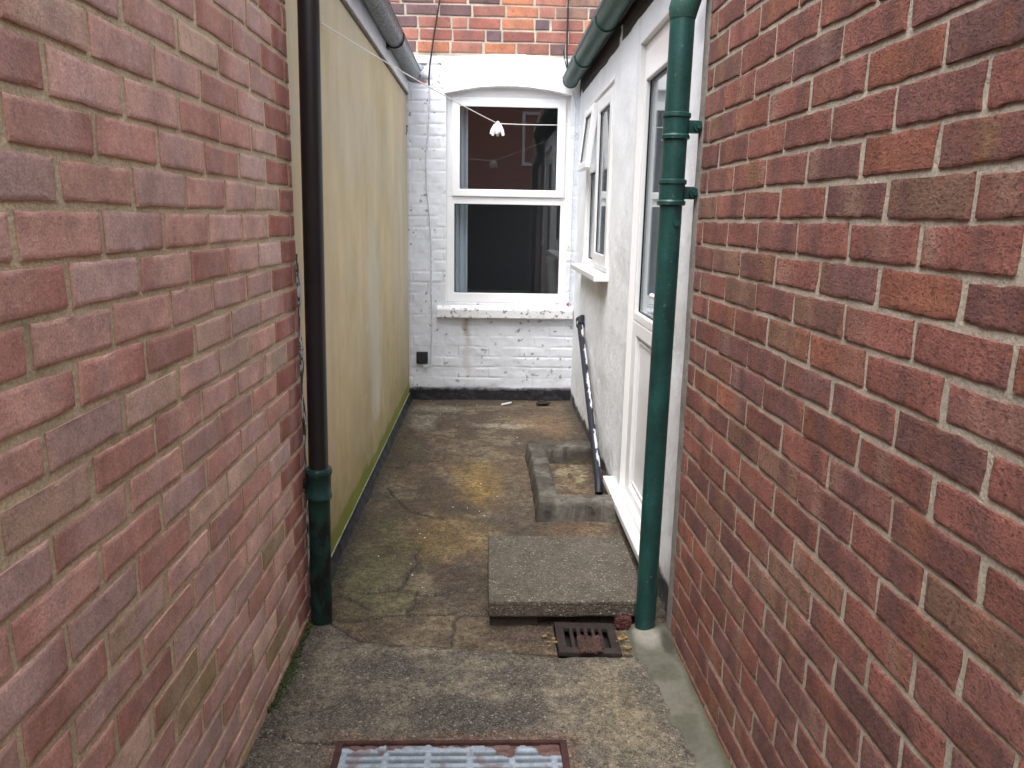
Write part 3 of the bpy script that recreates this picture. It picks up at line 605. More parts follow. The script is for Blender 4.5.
# ================================================================== RIGHT REAR EXTENSION (white render, door, window)
ext = thing('rear_extension', (.71, 4.4, 0), 'white rendered rear extension on the right with plastic door and window', 'house extension', 'rear extensions of the houses')
XR = .708
EM = lambda a, b, c: (XR-c, a, b)
DO = (2.93, 3.825, .055, 2.288); WO = (4.575, 5.72, 1.165, 2.262)
def rend_h(U, V): return (fbm(U, V, 5, 4, 140)-.5)*.014+(fbm(U, V, 38, 3, 144)-.5)*.0035
def rend_c(U, V):
    n = fbm(U, V, 14, 4, 150); n2 = fbm(U, V, 2.5, 4, 154); c = np.ones(U.shape+(3,))*np.array((.82, .855, .90))
    def mix(col, k):
        nonlocal c; k = np.clip(k, 0, 1)[..., None]; c = c*(1-k)+np.array(col)*k
    mix((.70, .71, .72), sstep(.5, .72, n2)*.4); mix((.55, .50, .43), blobm(U, V, 4.75, 1.06, .22, .09, .3)*.4); mix((.6, .6, .6), sstep(.04, 0, np.abs(U-3.87)+(n-.5)*.06)*.3)
    mix((.025, .024, .024), sstep(.03, 0, V-.05-.05*(U < 2.93)+(n-.5)*.07)*.95)
    mix((.45, .43, .40), sstep(.60, .70, n)*sstep(.25, 0, V-.05)*.5)
    mix((.12, .10, .09), sstep(.08, .0, np.abs(U-2.66)+(n-.5)*.10)*sstep(.60, .66, fbm(U, V, 20, 3, 157))*.9*(V > .9)); 
    mix((.10, .10, .11), blobm(U, V, 2.72, 2.12, .10, .07, .3)*.35)
    return c
ew = hgrid('wall', brk(2.50, (2.93, .008), (3.825, .02), (4.575, .009), (5.72, .02), (6.32, .012)), brk(-.03, (.055, .008), (1.165, .012), (2.262, .012), (2.288, .013), (2.50, .02)), EM, rend_h, rend_c, M['white_render'], ext,
    hole=lambda u, v: ((u > DO[0]) & (u < DO[1]) & (v > DO[2]) & (v < DO[3])) | ((u > WO[0]) & (u < WO[1]) & (v > WO[2]) & (v < WO[3])))
g = G(); X0, X1 = XR+.012, XR+.24
for (a0, a1, b0, b1) in ((2.51, DO[0], 0, 2.5), (DO[1], WO[0], 0, 2.5), (WO[1], 6.31, 0, 2.5), (DO[0], DO[1], DO[3], 2.5), (WO[0], WO[1], WO[3], 2.5), (WO[0], WO[1], 0, WO[2])):
    g.box(X0, X1, a0, a1, b0, b1)
g.out('wall_core', M['white_paint'], ext)
g = G()
for (a0, a1, b0, b1) in (DO, WO):
    d = .06
    g.box(XR-.003, XR+d, a0-.006, a0+.002, b0, b1); g.box(XR-.003, XR+d, a1-.002, a1+.006, b0, b1); g.box(XR-.006, XR+d, a0-.006, a1+.006, b1-.002, b1+.010)
g.out('opening_reveal', M['white_paint'], ext)
# door
DX = -.022                                   # face of the frame behind the wall face
dr = G(); dr.ring(DO[0]+.002, DO[1]-.002, .06, 2.284, DO[0]+.05, DO[1]-.05, .12, 2.235, -.08, DX, EM, .005); door = dr.out('door', M['upvc'], ext)
g = G(); a0, a1 = DO[0]+.045, DO[1]-.045
g.ring(a0, a1, 1.005, 2.24, a0+.085, a1-.035, 1.045, 2.115, -.075, DX+.008, EM, .006); g.ring(a0, a1, .115, 1.004, a0+.085, a1-.10, .17, .935, -.075, DX+.008, EM, .008)
g.out('leaf', M['upvc'], door)
g = G(); g.box(a0+.084, a1-.034, 1.044, 2.116, DX-.024, DX-.020, mp=EM); g.out('pane', M['glass'], door)
g = G(); g.ring(a0+.084, a1-.034, 1.044, 2.116, a0+.090, a1-.041, 1.050, 2.109, DX-.019, DX-.012, EM, 0); g.out('gasket', M['gasket'], door)
g = G(); g.box(a0+.084, a1-.099, .169, .936, DX-.05, DX-.012, mp=EM); g.ring(a0+.10, a1-.115, .19, .915, a0+.112, a1-.127, .202, .903, DX-.013, DX-.004, EM, .004); g.out('panel', M['upvc_panel'], door)
g = G(); g.box(a0+.02, a0+.055, 1.06, 1.27, DX+.008, DX+.018, .004, mp=EM); g.tube([EM(a0+.037, 1.185, DX+.01), EM(a0+.037, 1.185, DX+.055), EM(a0+.055, 1.187, DX+.062), EM(a0+.165, 1.183, DX+.058)], .0095, 12); g.out('handle', M['upvc'], door, smooth=True)
g = G(); g.box(XR-.058, XR+.06, DO[0]-.02, 4.05, .062, .098, .006); g.box(XR-.012, XR+.06, DO[0], DO[1]-.002, .098, .125, .004); g.out('threshold', M['upvc'], ext)
# window: fixed light, open fanlight over it, side casement
wi = G(); wi.ring(WO[0]+.002, WO[1]-.002, 1.168, 2.258, WO[0]+.045, WO[1]-.045, 1.21, 2.215, -.07, -.010, EM, .004); wi.box(5.20, 5.26, 1.212, 2.213, -.068, -.012, .004, mp=EM); wi.box(5.26, 5.673, 1.805, 1.86, -.068, -.012, .004, mp=EM)
w2 = wi.out('window', M['upvc'], ext)
g = G(); g.ring(4.612, 5.205, 1.20, 2.225, 4.69, 5.13, 1.275, 2.15, -.03, .008, EM, .007); g.out('casement', M['upvc'], w2)
g = G(); g.box(4.688, 5.132, 1.273, 2.152, -.015, -.011, mp=EM); g.box(5.258, 5.676, 1.211, 1.806, -.040, -.036, mp=EM); g.out('pane', M['glass'], w2)
g = G(); g.ring(4.688, 5.132, 1.273, 2.152, 4.694, 5.126, 1.279, 2.146, -.010, -.003, EM, 0); g.ring(5.258, 5.676, 1.211, 1.806, 5.265, 5.669, 1.218, 1.799, -.034, -.028, EM, 0); g.out('gasket', M['gasket'], w2)
th = math.radians(6)
def FM(a, b, c):                              # fanlight leaf hinged along its top edge, swung outwards
    t = 2.225-b; return (XR-(c*math.cos(th)+t*math.sin(th))-.006, a, 2.225-t*math.cos(th)+c*math.sin(th))
g = G(); g.ring(5.245, 5.690, 1.815, 2.225, 5.295, 5.64, 1.865, 2.175, -.012, .026, FM, .006); fan = g.out('fanlight', M['upvc'], w2)
g = G(); g.box(5.293, 5.642, 1.863, 2.177, .006, .010, mp=FM); g.out('fanlight_pane', M['glass'], fan)
g = G(); g.ring(5.293, 5.642, 1.863, 2.177, 5.299, 5.636, 1.869, 2.171, .011, .016, FM, 0); g.out('fanlight_gasket', M['gasket'], fan)
g = G(); g.box(XR-.088, XR+.03, 4.515, 5.775, 1.128, 1.163, .006); g.out('window_sill', M['upvc'], ext)
g = G(); g.box(XR-.004, XR+.02, 2.62, 6.29, 2.415, 2.60, .003); g.box(XR-.03, XR+.02, 2.62, 6.29, 2.58, 2.62, .003); g.out('fascia', M['dark_wood'], ext)
g = G()
for i in range(8):
    a = .60+i*.33; z = 2.625+i*.13
    g.sweep([(a, z), (a+.36, z+.14), (a+.36, z+.155), (a, z+.02)], lambda t, x, zz: (x, t, zz), [2.55, 6.28], closed=True)
g.out('roof', M['slate'], ext)
g = G(); g.box(3.0, 3.05, 2.5, 2.9, 0, 2.6); g.box(3.0, 3.05, 5.9, 6.3, 0, 2.6); g.box(3.0, 3.05, 2.9, 5.9, 0, .7); g.box(XR+.24, 3.0, 2.52, 2.56, 0, 2.6); g.box(XR+.24, 3.0, 6.24, 6.29, 0, 2.6); g.box(XR+.24, 3.0, 2.56, 6.24, 0, .03); g.box(XR+.24, 3.0, 2.56, 6.24, 2.48, 2.51); g.out('room_wall', M['room_grey'], ext)  # gap in the unseen far wall, added to brighten the room
# grey cement fillet where the render meets the brick end
g = G(); zz = np.linspace(.0, 2.6, 80)
g.sweep([(0, 0), (1, 0), (1, 1), (0, 1)], lambda t, a, b: (RX(2.515)+.001+a*(.035+.004*math.sin(t*31)), 2.512+b*(.055+.018*(fbm(np.array([t]), np.array([.5]), 9, 3, 160)[0])), t), zz, closed=True)
g.out('cement_fillet', mat('grey cement fillet', (.27, .255, .23), var=[(12, .7, 1.2), (80, .75, 1.2)], bump=[('noise', 50, .6, .006)], rough=.95), ext)

# ================================================================== LEFT REAR EXTENSION (cream render)
ex2 = thing('rear_extension', (-.66, 4.4, 0), 'cream rendered rear extension on the left streaked with green algae', 'house extension', 'rear extensions of the houses')
def TX(y): return -.664+.024*(y-2.65)/3.65
TM = lambda a, b, c: (TX(a)+c, a, b)
def tan_c(U, V):
    n = fbm(U, V, 12, 4, 170); n2 = fbm(U, V, 1.6, 4, 174); st = fbm(U*6, V*.5, 3, 4, 178)
    c = np.ones(U.shape+(3,))*np.array((.64, .53, .335))
    def mix(col, k):
        nonlocal c; k = np.clip(k, 0, 1)[..., None]; c = c*(1-k)+np.array(col)*k
    mix((.58, .53, .40), sstep(.45, .68, n2)*.6); mix((.40, .30, .15), sstep(.5, .7, st)*.10)
    mix((.40, .295, .135), sstep(1.3+.5*(n2-.5), .2, V+(n-.5)*.5)*.55); mix((.45, .40, .33), sstep(5.2, 6.3, U)*.45)
    mix((.62, .59, .50), blobm(U, V, 4.45, .85, .28, .75, .45)*.65); mix((.36, .34, .18), sstep(.35, .75, V)*0)
    mix((.30, .27, .11), sstep(.40, .10, V+(n-.5)*.3)*.6); mix((.20, .235, .025), sstep(.15, .12, V+(n-.5)*.05+(n2-.5)*.05)*.92)
    return c
tw = hgrid('wall', lin(2.60, 6.32, .010), brk(.045, (.3, .008), (2.46, .015)), TM, lambda U, V: (fbm(U, V, 2, 3, 180)-.5)*.008+(fbm(U, V, 60, 2, 184)-.5)*.001, tan_c, M['tan_render'], ex2)
g = G(); g.box(-.95, -.668, 2.67, 6.30, .0, 2.55); g.out('wall_core', M['mortar_tan'], ex2)
g = G(); g.sweep([(-.002, .045), (.005, .046), (.005, .049), (-.002, .050)], lambda t, c, z: (TX(t)+c, t, z), [2.67, 6.29], closed=True); g.out('render_bead', mat('pale plastic bead', (.34, .36, .28), var=[(14, .5, 1.2)], rough=.5), ex2)
g = hgrid('plinth', lin(2.66, 6.30, .012), lin(-.03, .046, .008), lambda a, b, c: (TX(a)+.006+c+0.030*(1-np.clip((b+.03)/.07, 0, 1)), a, b), lambda U, V: (fbm(U, V, 14, 4, 190)-.5)*.02, None, M['black_paint'], ex2)
g = G(); FZ = 2.415
g.sweep([(0, FZ), (.018, FZ), (.018, 2.60), (0, 2.60)], lambda t, c, z: (TX(t)+.002+c, t, z), [2.67, 6.295], closed=True); g.out('fascia', M['fascia'], ex2)
g = G(); g.sweep([(0, FZ-.014), (.012, FZ-.012), (.012, FZ-.001), (0, FZ-.001)], lambda t, c, z: (TX(t)+.001+c, t, z), [2.67, 6.293], closed=True); g.out('fascia_shadow_strip', mat('painted shadow line', (.16, .13, .09), var=[(20, .6, 1.3)], rough=.8), ex2)  # thin dark strip modelled in place of the shadow line below the fascia
g = G()
for i in range(8):
    a = -.60-i*.33; z = 2.645+i*.13
    g.sweep([(a, z), (a-.36, z+.14), (a-.36, z+.155), (a, z+.02)], lambda t, x, q: (x, t, q), [2.66, 6.27], closed=True)
g.out('roof', M['slate'], ex2)
g = G(); g.sweep([(-.70, 2.66), (-.52, 2.575), (-.50, 2.60), (-.70, 2.72)], lambda t, x, q: (x, t, q), [6.235, 6.283], closed=True); g.out('lead_flashing', M['lead'], ex2)
g = G(); c = Vector((TX(6.2)+.012, 6.22, 2.15)); g.tube([c+Vector((0, .02*math.cos(t), .02*math.sin(t))) for t in np.linspace(.3, 5.8, 14)]+[c+Vector((-.01, .01, -.05))], .003, 8); g.out('hook', M['rust'], ex2, smooth=True)
g = G(); g.tube([(TX(2.7), 2.70, 2.20), (TX(2.7)+.03, 2.70, 2.20), (TX(2.7)+.035, 2.70, 2.165)], .004, 8); g.out('hook', M['rust'], ex2, smooth=True)

# ================================================================== GUTTERS
def gutter(name, x, z, r, y0, y1, label, material, unions, lip):
    t = thing(name, (x, (y0+y1)/2, z-r), label, 'gutter', 'gutters along the eaves')
    seg = 18
    outer = [(x+r*math.cos(math.pi+math.pi*k/seg), z+r*math.sin(math.pi+math.pi*k/seg)) for k in range(seg+1)]
    inner = [(x+(r-.004)*math.cos(2*math.pi-math.pi*k/seg), z+(r-.004)*math.sin(2*math.pi-math.pi*k/seg)) for k in range(seg+1)]
    prof = [(x-r, z+lip), (x-r-.004, z+lip*.5)]+outer+[(x+r+.004, z+lip*.5), (x+r, z+lip), (x+r-.005, z+lip)]+inner+[(x-r+.005, z+lip)]
    g = G(); g.sweep(prof, lambda tt, a, b: (a, tt, b), np.linspace(y0, y1, 12), closed=True); g.out('trough', material, t, smooth=True)
    for s in (-1, 1):
        g = G(); g.tube([(x+s*(r+.001), y0, z+lip), (x+s*(r+.001), y1, z+lip)], .0065, 10); g.out('rim', material, t, smooth=True)
    for yy in (y0, y1):
        g = G(); g.sweep([(x, z+lip*.8)]+[(x+(r+.004)*math.cos(math.pi+math.pi*k/seg), z+(r+.004)*math.sin(math.pi+math.pi*k/seg)) for k in range(seg+1)], lambda tt, a, b: (a, tt, b), [yy-.006, yy+.006], closed=True); g.out('stop_end', material, t, smooth=True)
    return t
def gut_band(t, x, z, r, y, wd, material, name, lip, plate=None):
    seg = 18; g = G(); ra, rb = r+.009, r+.002
    prof = [(x-ra, z+lip)]+[(x+ra*math.cos(math.pi+math.pi*k/seg), z+ra*math.sin(math.pi+math.pi*k/seg)) for k in range(seg+1)]+[(x+ra, z+lip), (x+rb, z+lip)]+[(x+rb*math.cos(2*math.pi-math.pi*k/seg), z+rb*math.sin(2*math.pi-math.pi*k/seg)) for k in range(seg+1)]+[(x-rb, z+lip)]
    g.sweep(prof, lambda tt, a, b: (a, tt, b), [y-wd/2, y+wd/2], closed=True)
    if plate: g.box(min(plate, x-r*.6), max(plate, x-r*.6) if plate < x else plate, y-wd/2+.002, y+wd/2-.002, z-r-.006, z+lip, .003)
    g.out(name, material, t, smooth=True)
gl = gutter('gutter', -.578, 2.538, .052, 2.66, 6.225, 'weathered grey black gutter along the cream extension', M['gutter_black'], (), .03)
for y in (5.05, 3.9, 2.9): gut_band(gl, -.578, 2.538, .052, y, .07, M['pipe_black'], 'bracket', .03, plate=-.642)
gr = gutter('gutter', .622, 2.528, .058, 2.50, 6.235, 'dark green half round gutter along the white extension', M['gutter_green'], (), .012)
for y in (5.42, 4.42, 3.4): gut_band(gr, .622, 2.528, .058, y, .05, M['gutter_green'], 'union', .012)

# ================================================================== DOWNPIPES
def lathe(g, pts, prof, seg=24):
    """prof: (t along the line pts[0]->pts[1], radius)"""
    A, B = Vector(pts[0]), Vector(pts[1]); g.tube([A.lerp(B, t) for t, r in prof], [r for t, r in prof], seg)
# left: black plastic above, worn green iron below
pl = thing('drain_pipe', (-.602, 2.63, 0), 'black downpipe with a worn dark green lower length beside the rose brick wall', 'downpipe', 'downpipes beside the brick walls')
P0, P1 = (-.602, 2.635, .0), (-.567, 2.635, 2.42)
def on(P, Q, z): t = (z-P[2])/(Q[2]-P[2]); return tuple(P[i]+(Q[i]-P[i])*t for i in range(3))
g = G(); g.tube([on(P0, P1, .56), on(P0, P1, 1.5), P1], .0345, 28); g.out('upper_pipe', M['pipe_black'], pl, smooth=True)
g = G(); g.tube([on(P0, P1, .01), on(P0, P1, .3), on(P0, P1, .50)], .0385, 28); g.out('lower_pipe', M['pipe_worn'], pl, smooth=True)
g = G(); lathe(g, (on(P0, P1, .49), on(P0, P1, .605)), [(0, .038), (.02, .046), (.12, .047), (.18, .043), (.75, .043), (.80, .0475), (.92, .0485), (.98, .045), (1, .036)])
col = g.out('collar', M['pipe_green'], pl, smooth=True)
g = G(); c = Vector(on(P0, P1, .545)); g.box(c.x-.075, c.x-.03, c.y-.012, c.y+.012, c.z-.018, c.z+.018, .006); g.tube([c+Vector((-.062, -.02, 0)), c+Vector((-.062, .02, 0))], .011, 8); g.out('lug', M['pipe_worn'], col, smooth=True)
g = G(); g.tube([P1, (-.566, 2.66, 2.47), (-.574, 2.70, 2.50)], [.036, .036, .034], 24); g.out('outlet', M['pipe_black'], pl, smooth=True)
# right: dark green painted iron
pr = thing('drain_pipe', (.588, 2.56, 0), 'glossy dark green iron downpipe standing in front of the plastic door', 'downpipe', 'downpipes beside the brick walls')
Q0, Q1 = (.590, 2.56, .03), (.598, 2.56, 2.10)
g = G(); g.tube([Q0, on(Q0, Q1, .8), on(Q0, Q1, 1.60)], .0365, 32); g.out('lower_pipe', M['pipe_green'], pr, smooth=True)
g = G(); g.tube([on(Q0, Q1, 1.60), on(Q0, Q1, 1.9), Q1], .0385, 32); g.out('upper_pipe', M['pipe_green'], pr, smooth=True)
for z in (1.530, 1.735):
    g = G(); lathe(g, (on(Q0, Q1, z), on(Q0, Q1, z+.085)), [(0, .038), (.04, .0455), (.16, .046), (.22, .0415), (.78, .0415), (.83, .046), (.95, .0455), (1, .038)], 32); cl = g.out('collar', M['pipe_green'], pr, smooth=True)
    c = Vector(on(Q0, Q1, z+.042)); g = G(); g.box(c.x+.03, c.x+.075, c.y-.012, c.y+.012, c.z-.020, c.z+.020, .006); g.tube([c+Vector((.068, -.026, 0)), c+Vector((.068, .02, 0))], .016, 10); g.tube([c+Vector((.068, -.034, 0)), c+Vector((.068, -.024, 0))], .009, 6); g.out('lug', M['pipe_green'], cl, smooth=True)
g = G(); c = Vector(on(Q0, Q1, 1.475)); g.tube([c+Vector((.012, -.034, 0)), c+Vector((.0125, -.040, 0))], .010, 12); g.out('rivet', M['pipe_green'], pr, smooth=True)
g = G(); c = Vector(Q1); g.tube([c+Vector(q) for q in ((0, 0, -.005), (0, 0, .02), (.012, 0, .065), (.035, 0, .12), (.052, 0, .18), (.045, 0, .25), (.03, 0, .31), (.024, 0, .38))], [.040, .045, .046, .044, .042, .040, .039, .039], 28); g.out('swan_neck', M['gutter_green'], pr, smooth=True)

# ================================================================== SMALL DRAIN THINGS
# waste pipe
wp = thing('waste_pipe', (.63, 4.13, .02), 'thin black waste pipe flaking white paint, sloping from white wall into drain surround', 'pipe')
g = G(); wpts = [Vector((.628, 4.02, .005)), Vector((.632, 4.07, .06)), Vector((.672, 5.50, .735)), Vector((.674, 5.53, .755))]
wl = [wpts[0]]+[wpts[1].lerp(wpts[2], t) for t in np.linspace(0, 1, 120)]+[wpts[3]]
g.tube(wl, .0215, 24); o = g.out('pipe', mat('black pipe with old white paint', rough=.5, bump=[('noise', 40, .4, .003)]), wp, smooth=True)
cw = []
for v in o.data.vertices:
    t = (v.co-wpts[1]).dot((wpts[2]-wpts[1]))/(wpts[2]-wpts[1]).length_squared; cc = wpts[1].lerp(wpts[2], t); d = (v.co-cc).normalized()
    k = d.dot(Vector((.55, -.75, .35)).normalized())+(fbm(np.array([t*9]), np.array([d.z]), 2.2, 4, 260)[0]-.5)*1.5
    cw.append((.60, .63, .68) if k > .95 else (.016, .017, .028))
colattr(o.data, np.array(cw))
g = G(); g.tube([(.674, 5.50, .735), (.675, 5.555, .77), (.69, 5.575, .775), (.73, 5.575, .775)], .031, 16); g.out('elbow', M['waste'], wp, smooth=True)
# gully surround: raised U of cement
def sur_poly(h, inset):
    return h
def surround():
    xs = lin(.215, .700, .005); ys = lin(3.58, 4.80, .006)
    def hf(X, Y):
        wx = X+(fbm(X, Y, 5, 3, 200)-.5)*.02; wy = Y+(fbm(X, Y, 5, 3, 205)-.5)*.03
        dout = np.minimum(np.minimum(wx-.256, wy-3.625), 4.75-wy)
        din = np.maximum(np.maximum(.386-wx, 3.775-wy), wy-4.575)       # >0 on the rim, <0 inside the well
        k = sstep(-.004, .022, dout)*sstep(-.010, .014, din)
        n = fbm(X, Y, 14, 4, 210)
        return -.02+.022*sstep(.0, -.02, din)*.5+k*(.112+(n-.5)*.016-.012*sstep(.03, 0, np.minimum(dout, din)))
    def cf(X, Y):
        n = fbm(X, Y, 9, 4, 215); c = np.ones(X.shape+(3,))*np.array((.085, .079, .066))
        def mix(col, k):
            nonlocal c; k = np.clip(k, 0, 1)[..., None]; c = c*(1-k)+np.array(col)*k
        inw = (X > .386) & (Y > 3.775) & (Y < 4.575); wall_in = np.minimum(np.minimum(X-.374, Y-3.763), 4.587-Y)
        mix((.18, .17, .145), sstep(.48, .62, n)*.6); mix((.035, .03, .026), sstep(.53, .62, fbm(X, Y, 22, 4, 217))*.4); mix((.24, .20, .125), inw*.8); mix((.20, .21, .09), blobm(X, Y, .52, 4.2, .07, .16)*inw*.6); mix((.45, .42, .36), blobm(X, Y, .53, 4.08, .08, .07)*inw*.7)
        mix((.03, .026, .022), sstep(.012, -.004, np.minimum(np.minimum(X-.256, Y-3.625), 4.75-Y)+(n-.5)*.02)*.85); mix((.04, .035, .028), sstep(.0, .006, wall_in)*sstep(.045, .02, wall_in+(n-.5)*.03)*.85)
        return c
    return hgrid('gully_surround', xs, ys, lambda a, b, c: (a, b, c), hf, cf, M['wet_stone'])
tag(surround(), 'raised U shaped grey cement kerb round the drain well against white wall', 'drain surround')
# paving slab step on its bed
st = thing('door_step', (.29, 2.9, 0), 'thick speckled aggregate slab laid as a step before the door', 'step')
def wob(ob, amp, seed):
    bm = bmesh.new(); bm.from_mesh(ob.data); bmesh.ops.subdivide_edges(bm, edges=[e for e in bm.edges if e.calc_length() > .03], cuts=14, use_grid_fill=True)
    rr = random.Random(seed)
    for v in bm.verts: v.co += Vector((rr.uniform(-1, 1), rr.uniform(-1, 1), rr.uniform(-1, 1)))*amp
    bm.to_mesh(ob.data); bm.free()
g = G(); g.box(.016, .612, 2.602, 3.205, .040, .104, .008); o = g.out('slab', M['slab'], st); wob(o, .0007, 3); o.data.polygons.foreach_set('use_smooth', np.ones(len(o.data.polygons), dtype=bool)); o.data.set_sharp_from_angle(angle=math.radians(50))
g = G(); g.box(.022, .20, 2.625, 3.19, -.01, .040, .004); g.box(.202, .438, 2.655, 3.19, -.01, .040); g.box(.44, .60, 2.635, 3.19, -.01, .040, .004); o = g.out('bed', M['wet_stone'], st); 
colattr(o.data, np.tile((.05, .042, .034), (len(o.data.vertices), 1)))
# rusty grate
gt = thing('drain_grate', (.37, 2.5, 0), 'small rusty iron drain grate with slots at the foot of the slab', 'drain grate')
gz = lambda x, y, z: (x, y, z+.002-.10*(x-.37)*.25+.03*(y-2.5))
bars = G(); X0, X1, Y0, Y1 = .262, .482, 2.415, 2.612
bars.box(X0, X1, Y0, Y0+.035, -.008, .008, .003, mp=gz); bars.box(X0, X1, Y1-.04, Y1, -.008, .008, .003, mp=gz); bars.box(X0, X0+.03, Y0+.035, Y1-.04, -.008, .0075, mp=gz); bars.box(X1-.03, X1, Y0+.035, Y1-.04, -.008, .0075, mp=gz)
nb = 6; sp = (X1-X0-.06)/nb
for k in range(1, nb): bars.box(X0+.03+k*sp-.0065, X0+.03+k*sp+.0065, Y0+.035, Y1-.04, -.008, .0075, .002, mp=gz)
bars.out('grid', M['rust'], gt)
g = G(); g.box(X0-.01, X1+.01, Y0-.012, Y1+.012, -.05, -.035); g.out('pit', mat('black pit', (.012, .01, .009), rough=.9), gt)
g = G(); g.box(.335, .415, 2.407, 2.505, .0, .010, .004, mp=lambda x, y, z: (x, y, z+.010+.02*(y-2.4))); o = g.out('rust_scale', mat('red rust scale', (.060, .032, .025), var=[(30, .6, 1.4)], bump=[('noise', 60, .8, .006)], rough=.9), gt); wob(o, .004, 8)
# manhole cover
mh = thing('manhole_cover', (-.087, 1.70, 0), 'worn galvanised manhole cover in a rusty frame at the front edge', 'manhole cover')
g = G(); g.ring(-.416, .242, 1.449, 1.958, -.396, .222, 1.470, 1.946, -.04, .010, ID, .003); g.out('frame', M['rust_frame'], mh)
def lid_h(X, Y):
    n = fbm(X, Y, 16, 4, 230); e = 1.944-Y
    fx = ((X+.387)/.1175) % 1; fy = ((1.9145-Y)/.030) % 1
    rib = np.maximum(sstep(.10, .05, np.minimum(fx, 1-fx)), sstep(.28, .18, np.minimum(fy, 1-fy)))*.0045
    h = .006+rib+(n-.5)*.002+.003*sstep(.035, .03, e)*(vnoise(X*70, Y*50, 236) > .42)
    edge = sstep(.012, .0, e-np.maximum(.0, (n-.45))*.16)
    return h-edge*.012
def lid_c(X, Y):
    n = fbm(X, Y, 16, 4, 230); c = np.ones(X.shape+(3,))*np.array((.25, .30, .35)); e = 1.944-Y
    def mix(col, k):
        nonlocal c; k = np.clip(k, 0, 1)[..., None]; c = c*(1-k)+np.array(col)*k
    fx = ((X+.387)/.1175) % 1; fy = ((1.9145-Y)/.030) % 1
    rib = np.maximum(sstep(.10, .05, np.minimum(fx, 1-fx)), sstep(.28, .18, np.minimum(fy, 1-fy)))
    mix((.075, .092, .11), (1-rib)*sstep(.022, .030, e)*.9); mix((.10, .045, .035), sstep(.012, .0, e-np.maximum(0, n-.45)*.16)*.95); mix((.13, .06, .045), sstep(.62, .70, fbm(X, Y, 28, 3, 238))*.5)
    return c
zm = mat('galvanised lid', var=[(60, .75, 1.2), (200, .8, 1.15)], bump=[('noise', 90, .4, .002)], rough=.6, metallic=.0)
lid = hgrid('lid', lin(-.395, .221, .004), lin(1.471, 1.945, .004), lambda a, b, c: (a, b, c), lid_h, lid_c, zm, mh)

# ================================================================== LINES AND CABLES
clt = thing('clothes_line', (.05, 4.84, 2.02), 'thin white clothes line strung across the alley with knotted white tassel', 'clothes line')
A, K, B = Vector((TX(3.25), 3.25, 2.215)), Vector((.052, 4.84, 2.037)), Vector((.70, 6.20, 2.20))
def sag(a, b, s, n=14): return [a.lerp(b, t)-Vector((0, 0, s*4*t*(1-t))) for t in np.linspace(0, 1, n)]
g = G(); g.tube(sag(A, K, .012)+sag(K, B, .006)[1:], .0028, 8); g.out('line', M['rope'], clt, smooth=True)
g = G(); g.blob(K, .014, 2, .2)
for i in range(16):
    a = i*.393+random.uniform(-.2, .2); sx = math.cos(a)*random.uniform(.25, 1); sy = math.sin(a)*.6; L = random.uniform(.045, .075)
    g.tube([K, K+Vector((sx*.018, sy*.02, -.012)), K+Vector((sx*.034, sy*.03, -L*.6)), K+Vector((sx*.042, sy*.03, -L))], [.007, .009, .0095, .008], 8)
g.out('knot', M['rope'], clt, smooth=True)
cb = thing('cable', (-.46, 6.28, .4), 'cable running down beside the window, black on brick and painted white below', 'cable', 'cables on the back house')
g = G(); g.tube([(-.33, 6.275, 4.6), (-.375, 6.272, 3.1), (-.42, 6.27, 2.85), (-.455, 6.268, 2.62), (-.462, 6.268, 2.53), (-.463, 6.27, 2.47)], .0065, 10); g.out('black_length', M['cable_dark'], cb, smooth=True)
g = G(); g.tube([(-.463, 6.27, 2.475), (-.460, 6.281, 2.36), (-.468, 6.281, 2.15), (-.492, 6.282, 1.92), (-.486, 6.282, 1.7), (-.462, 6.282, 1.45), (-.452, 6.282, 1.22), (-.452, 6.281, .9), (-.45, 6.281, .6), (-.455, 6.281, .42), (-.462, 6.278, .32), (-.475, 6.274, .285), (-.495, 6.272, .282)], .0055, 8); g.out('white_length', M['cable_white'], cb, smooth=True)
cb2 = thing('cable', (.6, 6.28, 1.2), 'dark cable dropping behind the green gutter and down the corner', 'cable', 'cables on the back house')
g = G(); g.tube([(.588, 6.272, 4.6), (.588, 6.270, 3.1), (.589, 6.268, 2.72), (.60, 6.262, 2.60)], .007, 10); g.tube([(.56, 6.25, 2.74), (.575, 6.24, 2.66), (.60, 6.24, 2.58)], .004, 6); g.out('black_length', M['cable_dark'], cb2, smooth=True)
g = G(); g.tube([(.645, 6.262, 2.45), (.672, 6.262, 2.33), (.67, 6.268, 2.0), (.668, 6.272, 1.6), (.672, 6.274, 1.2), (.672, 6.274, .75)], .0045, 8); g.tube([(.60, 6.24, 2.56), (.55, 6.262, 2.545), (.51, 6.262, 2.52), (.512, 6.262, 2.49)], .0032, 6); g.out('white_length', M['cable_white'], cb2, smooth=True)

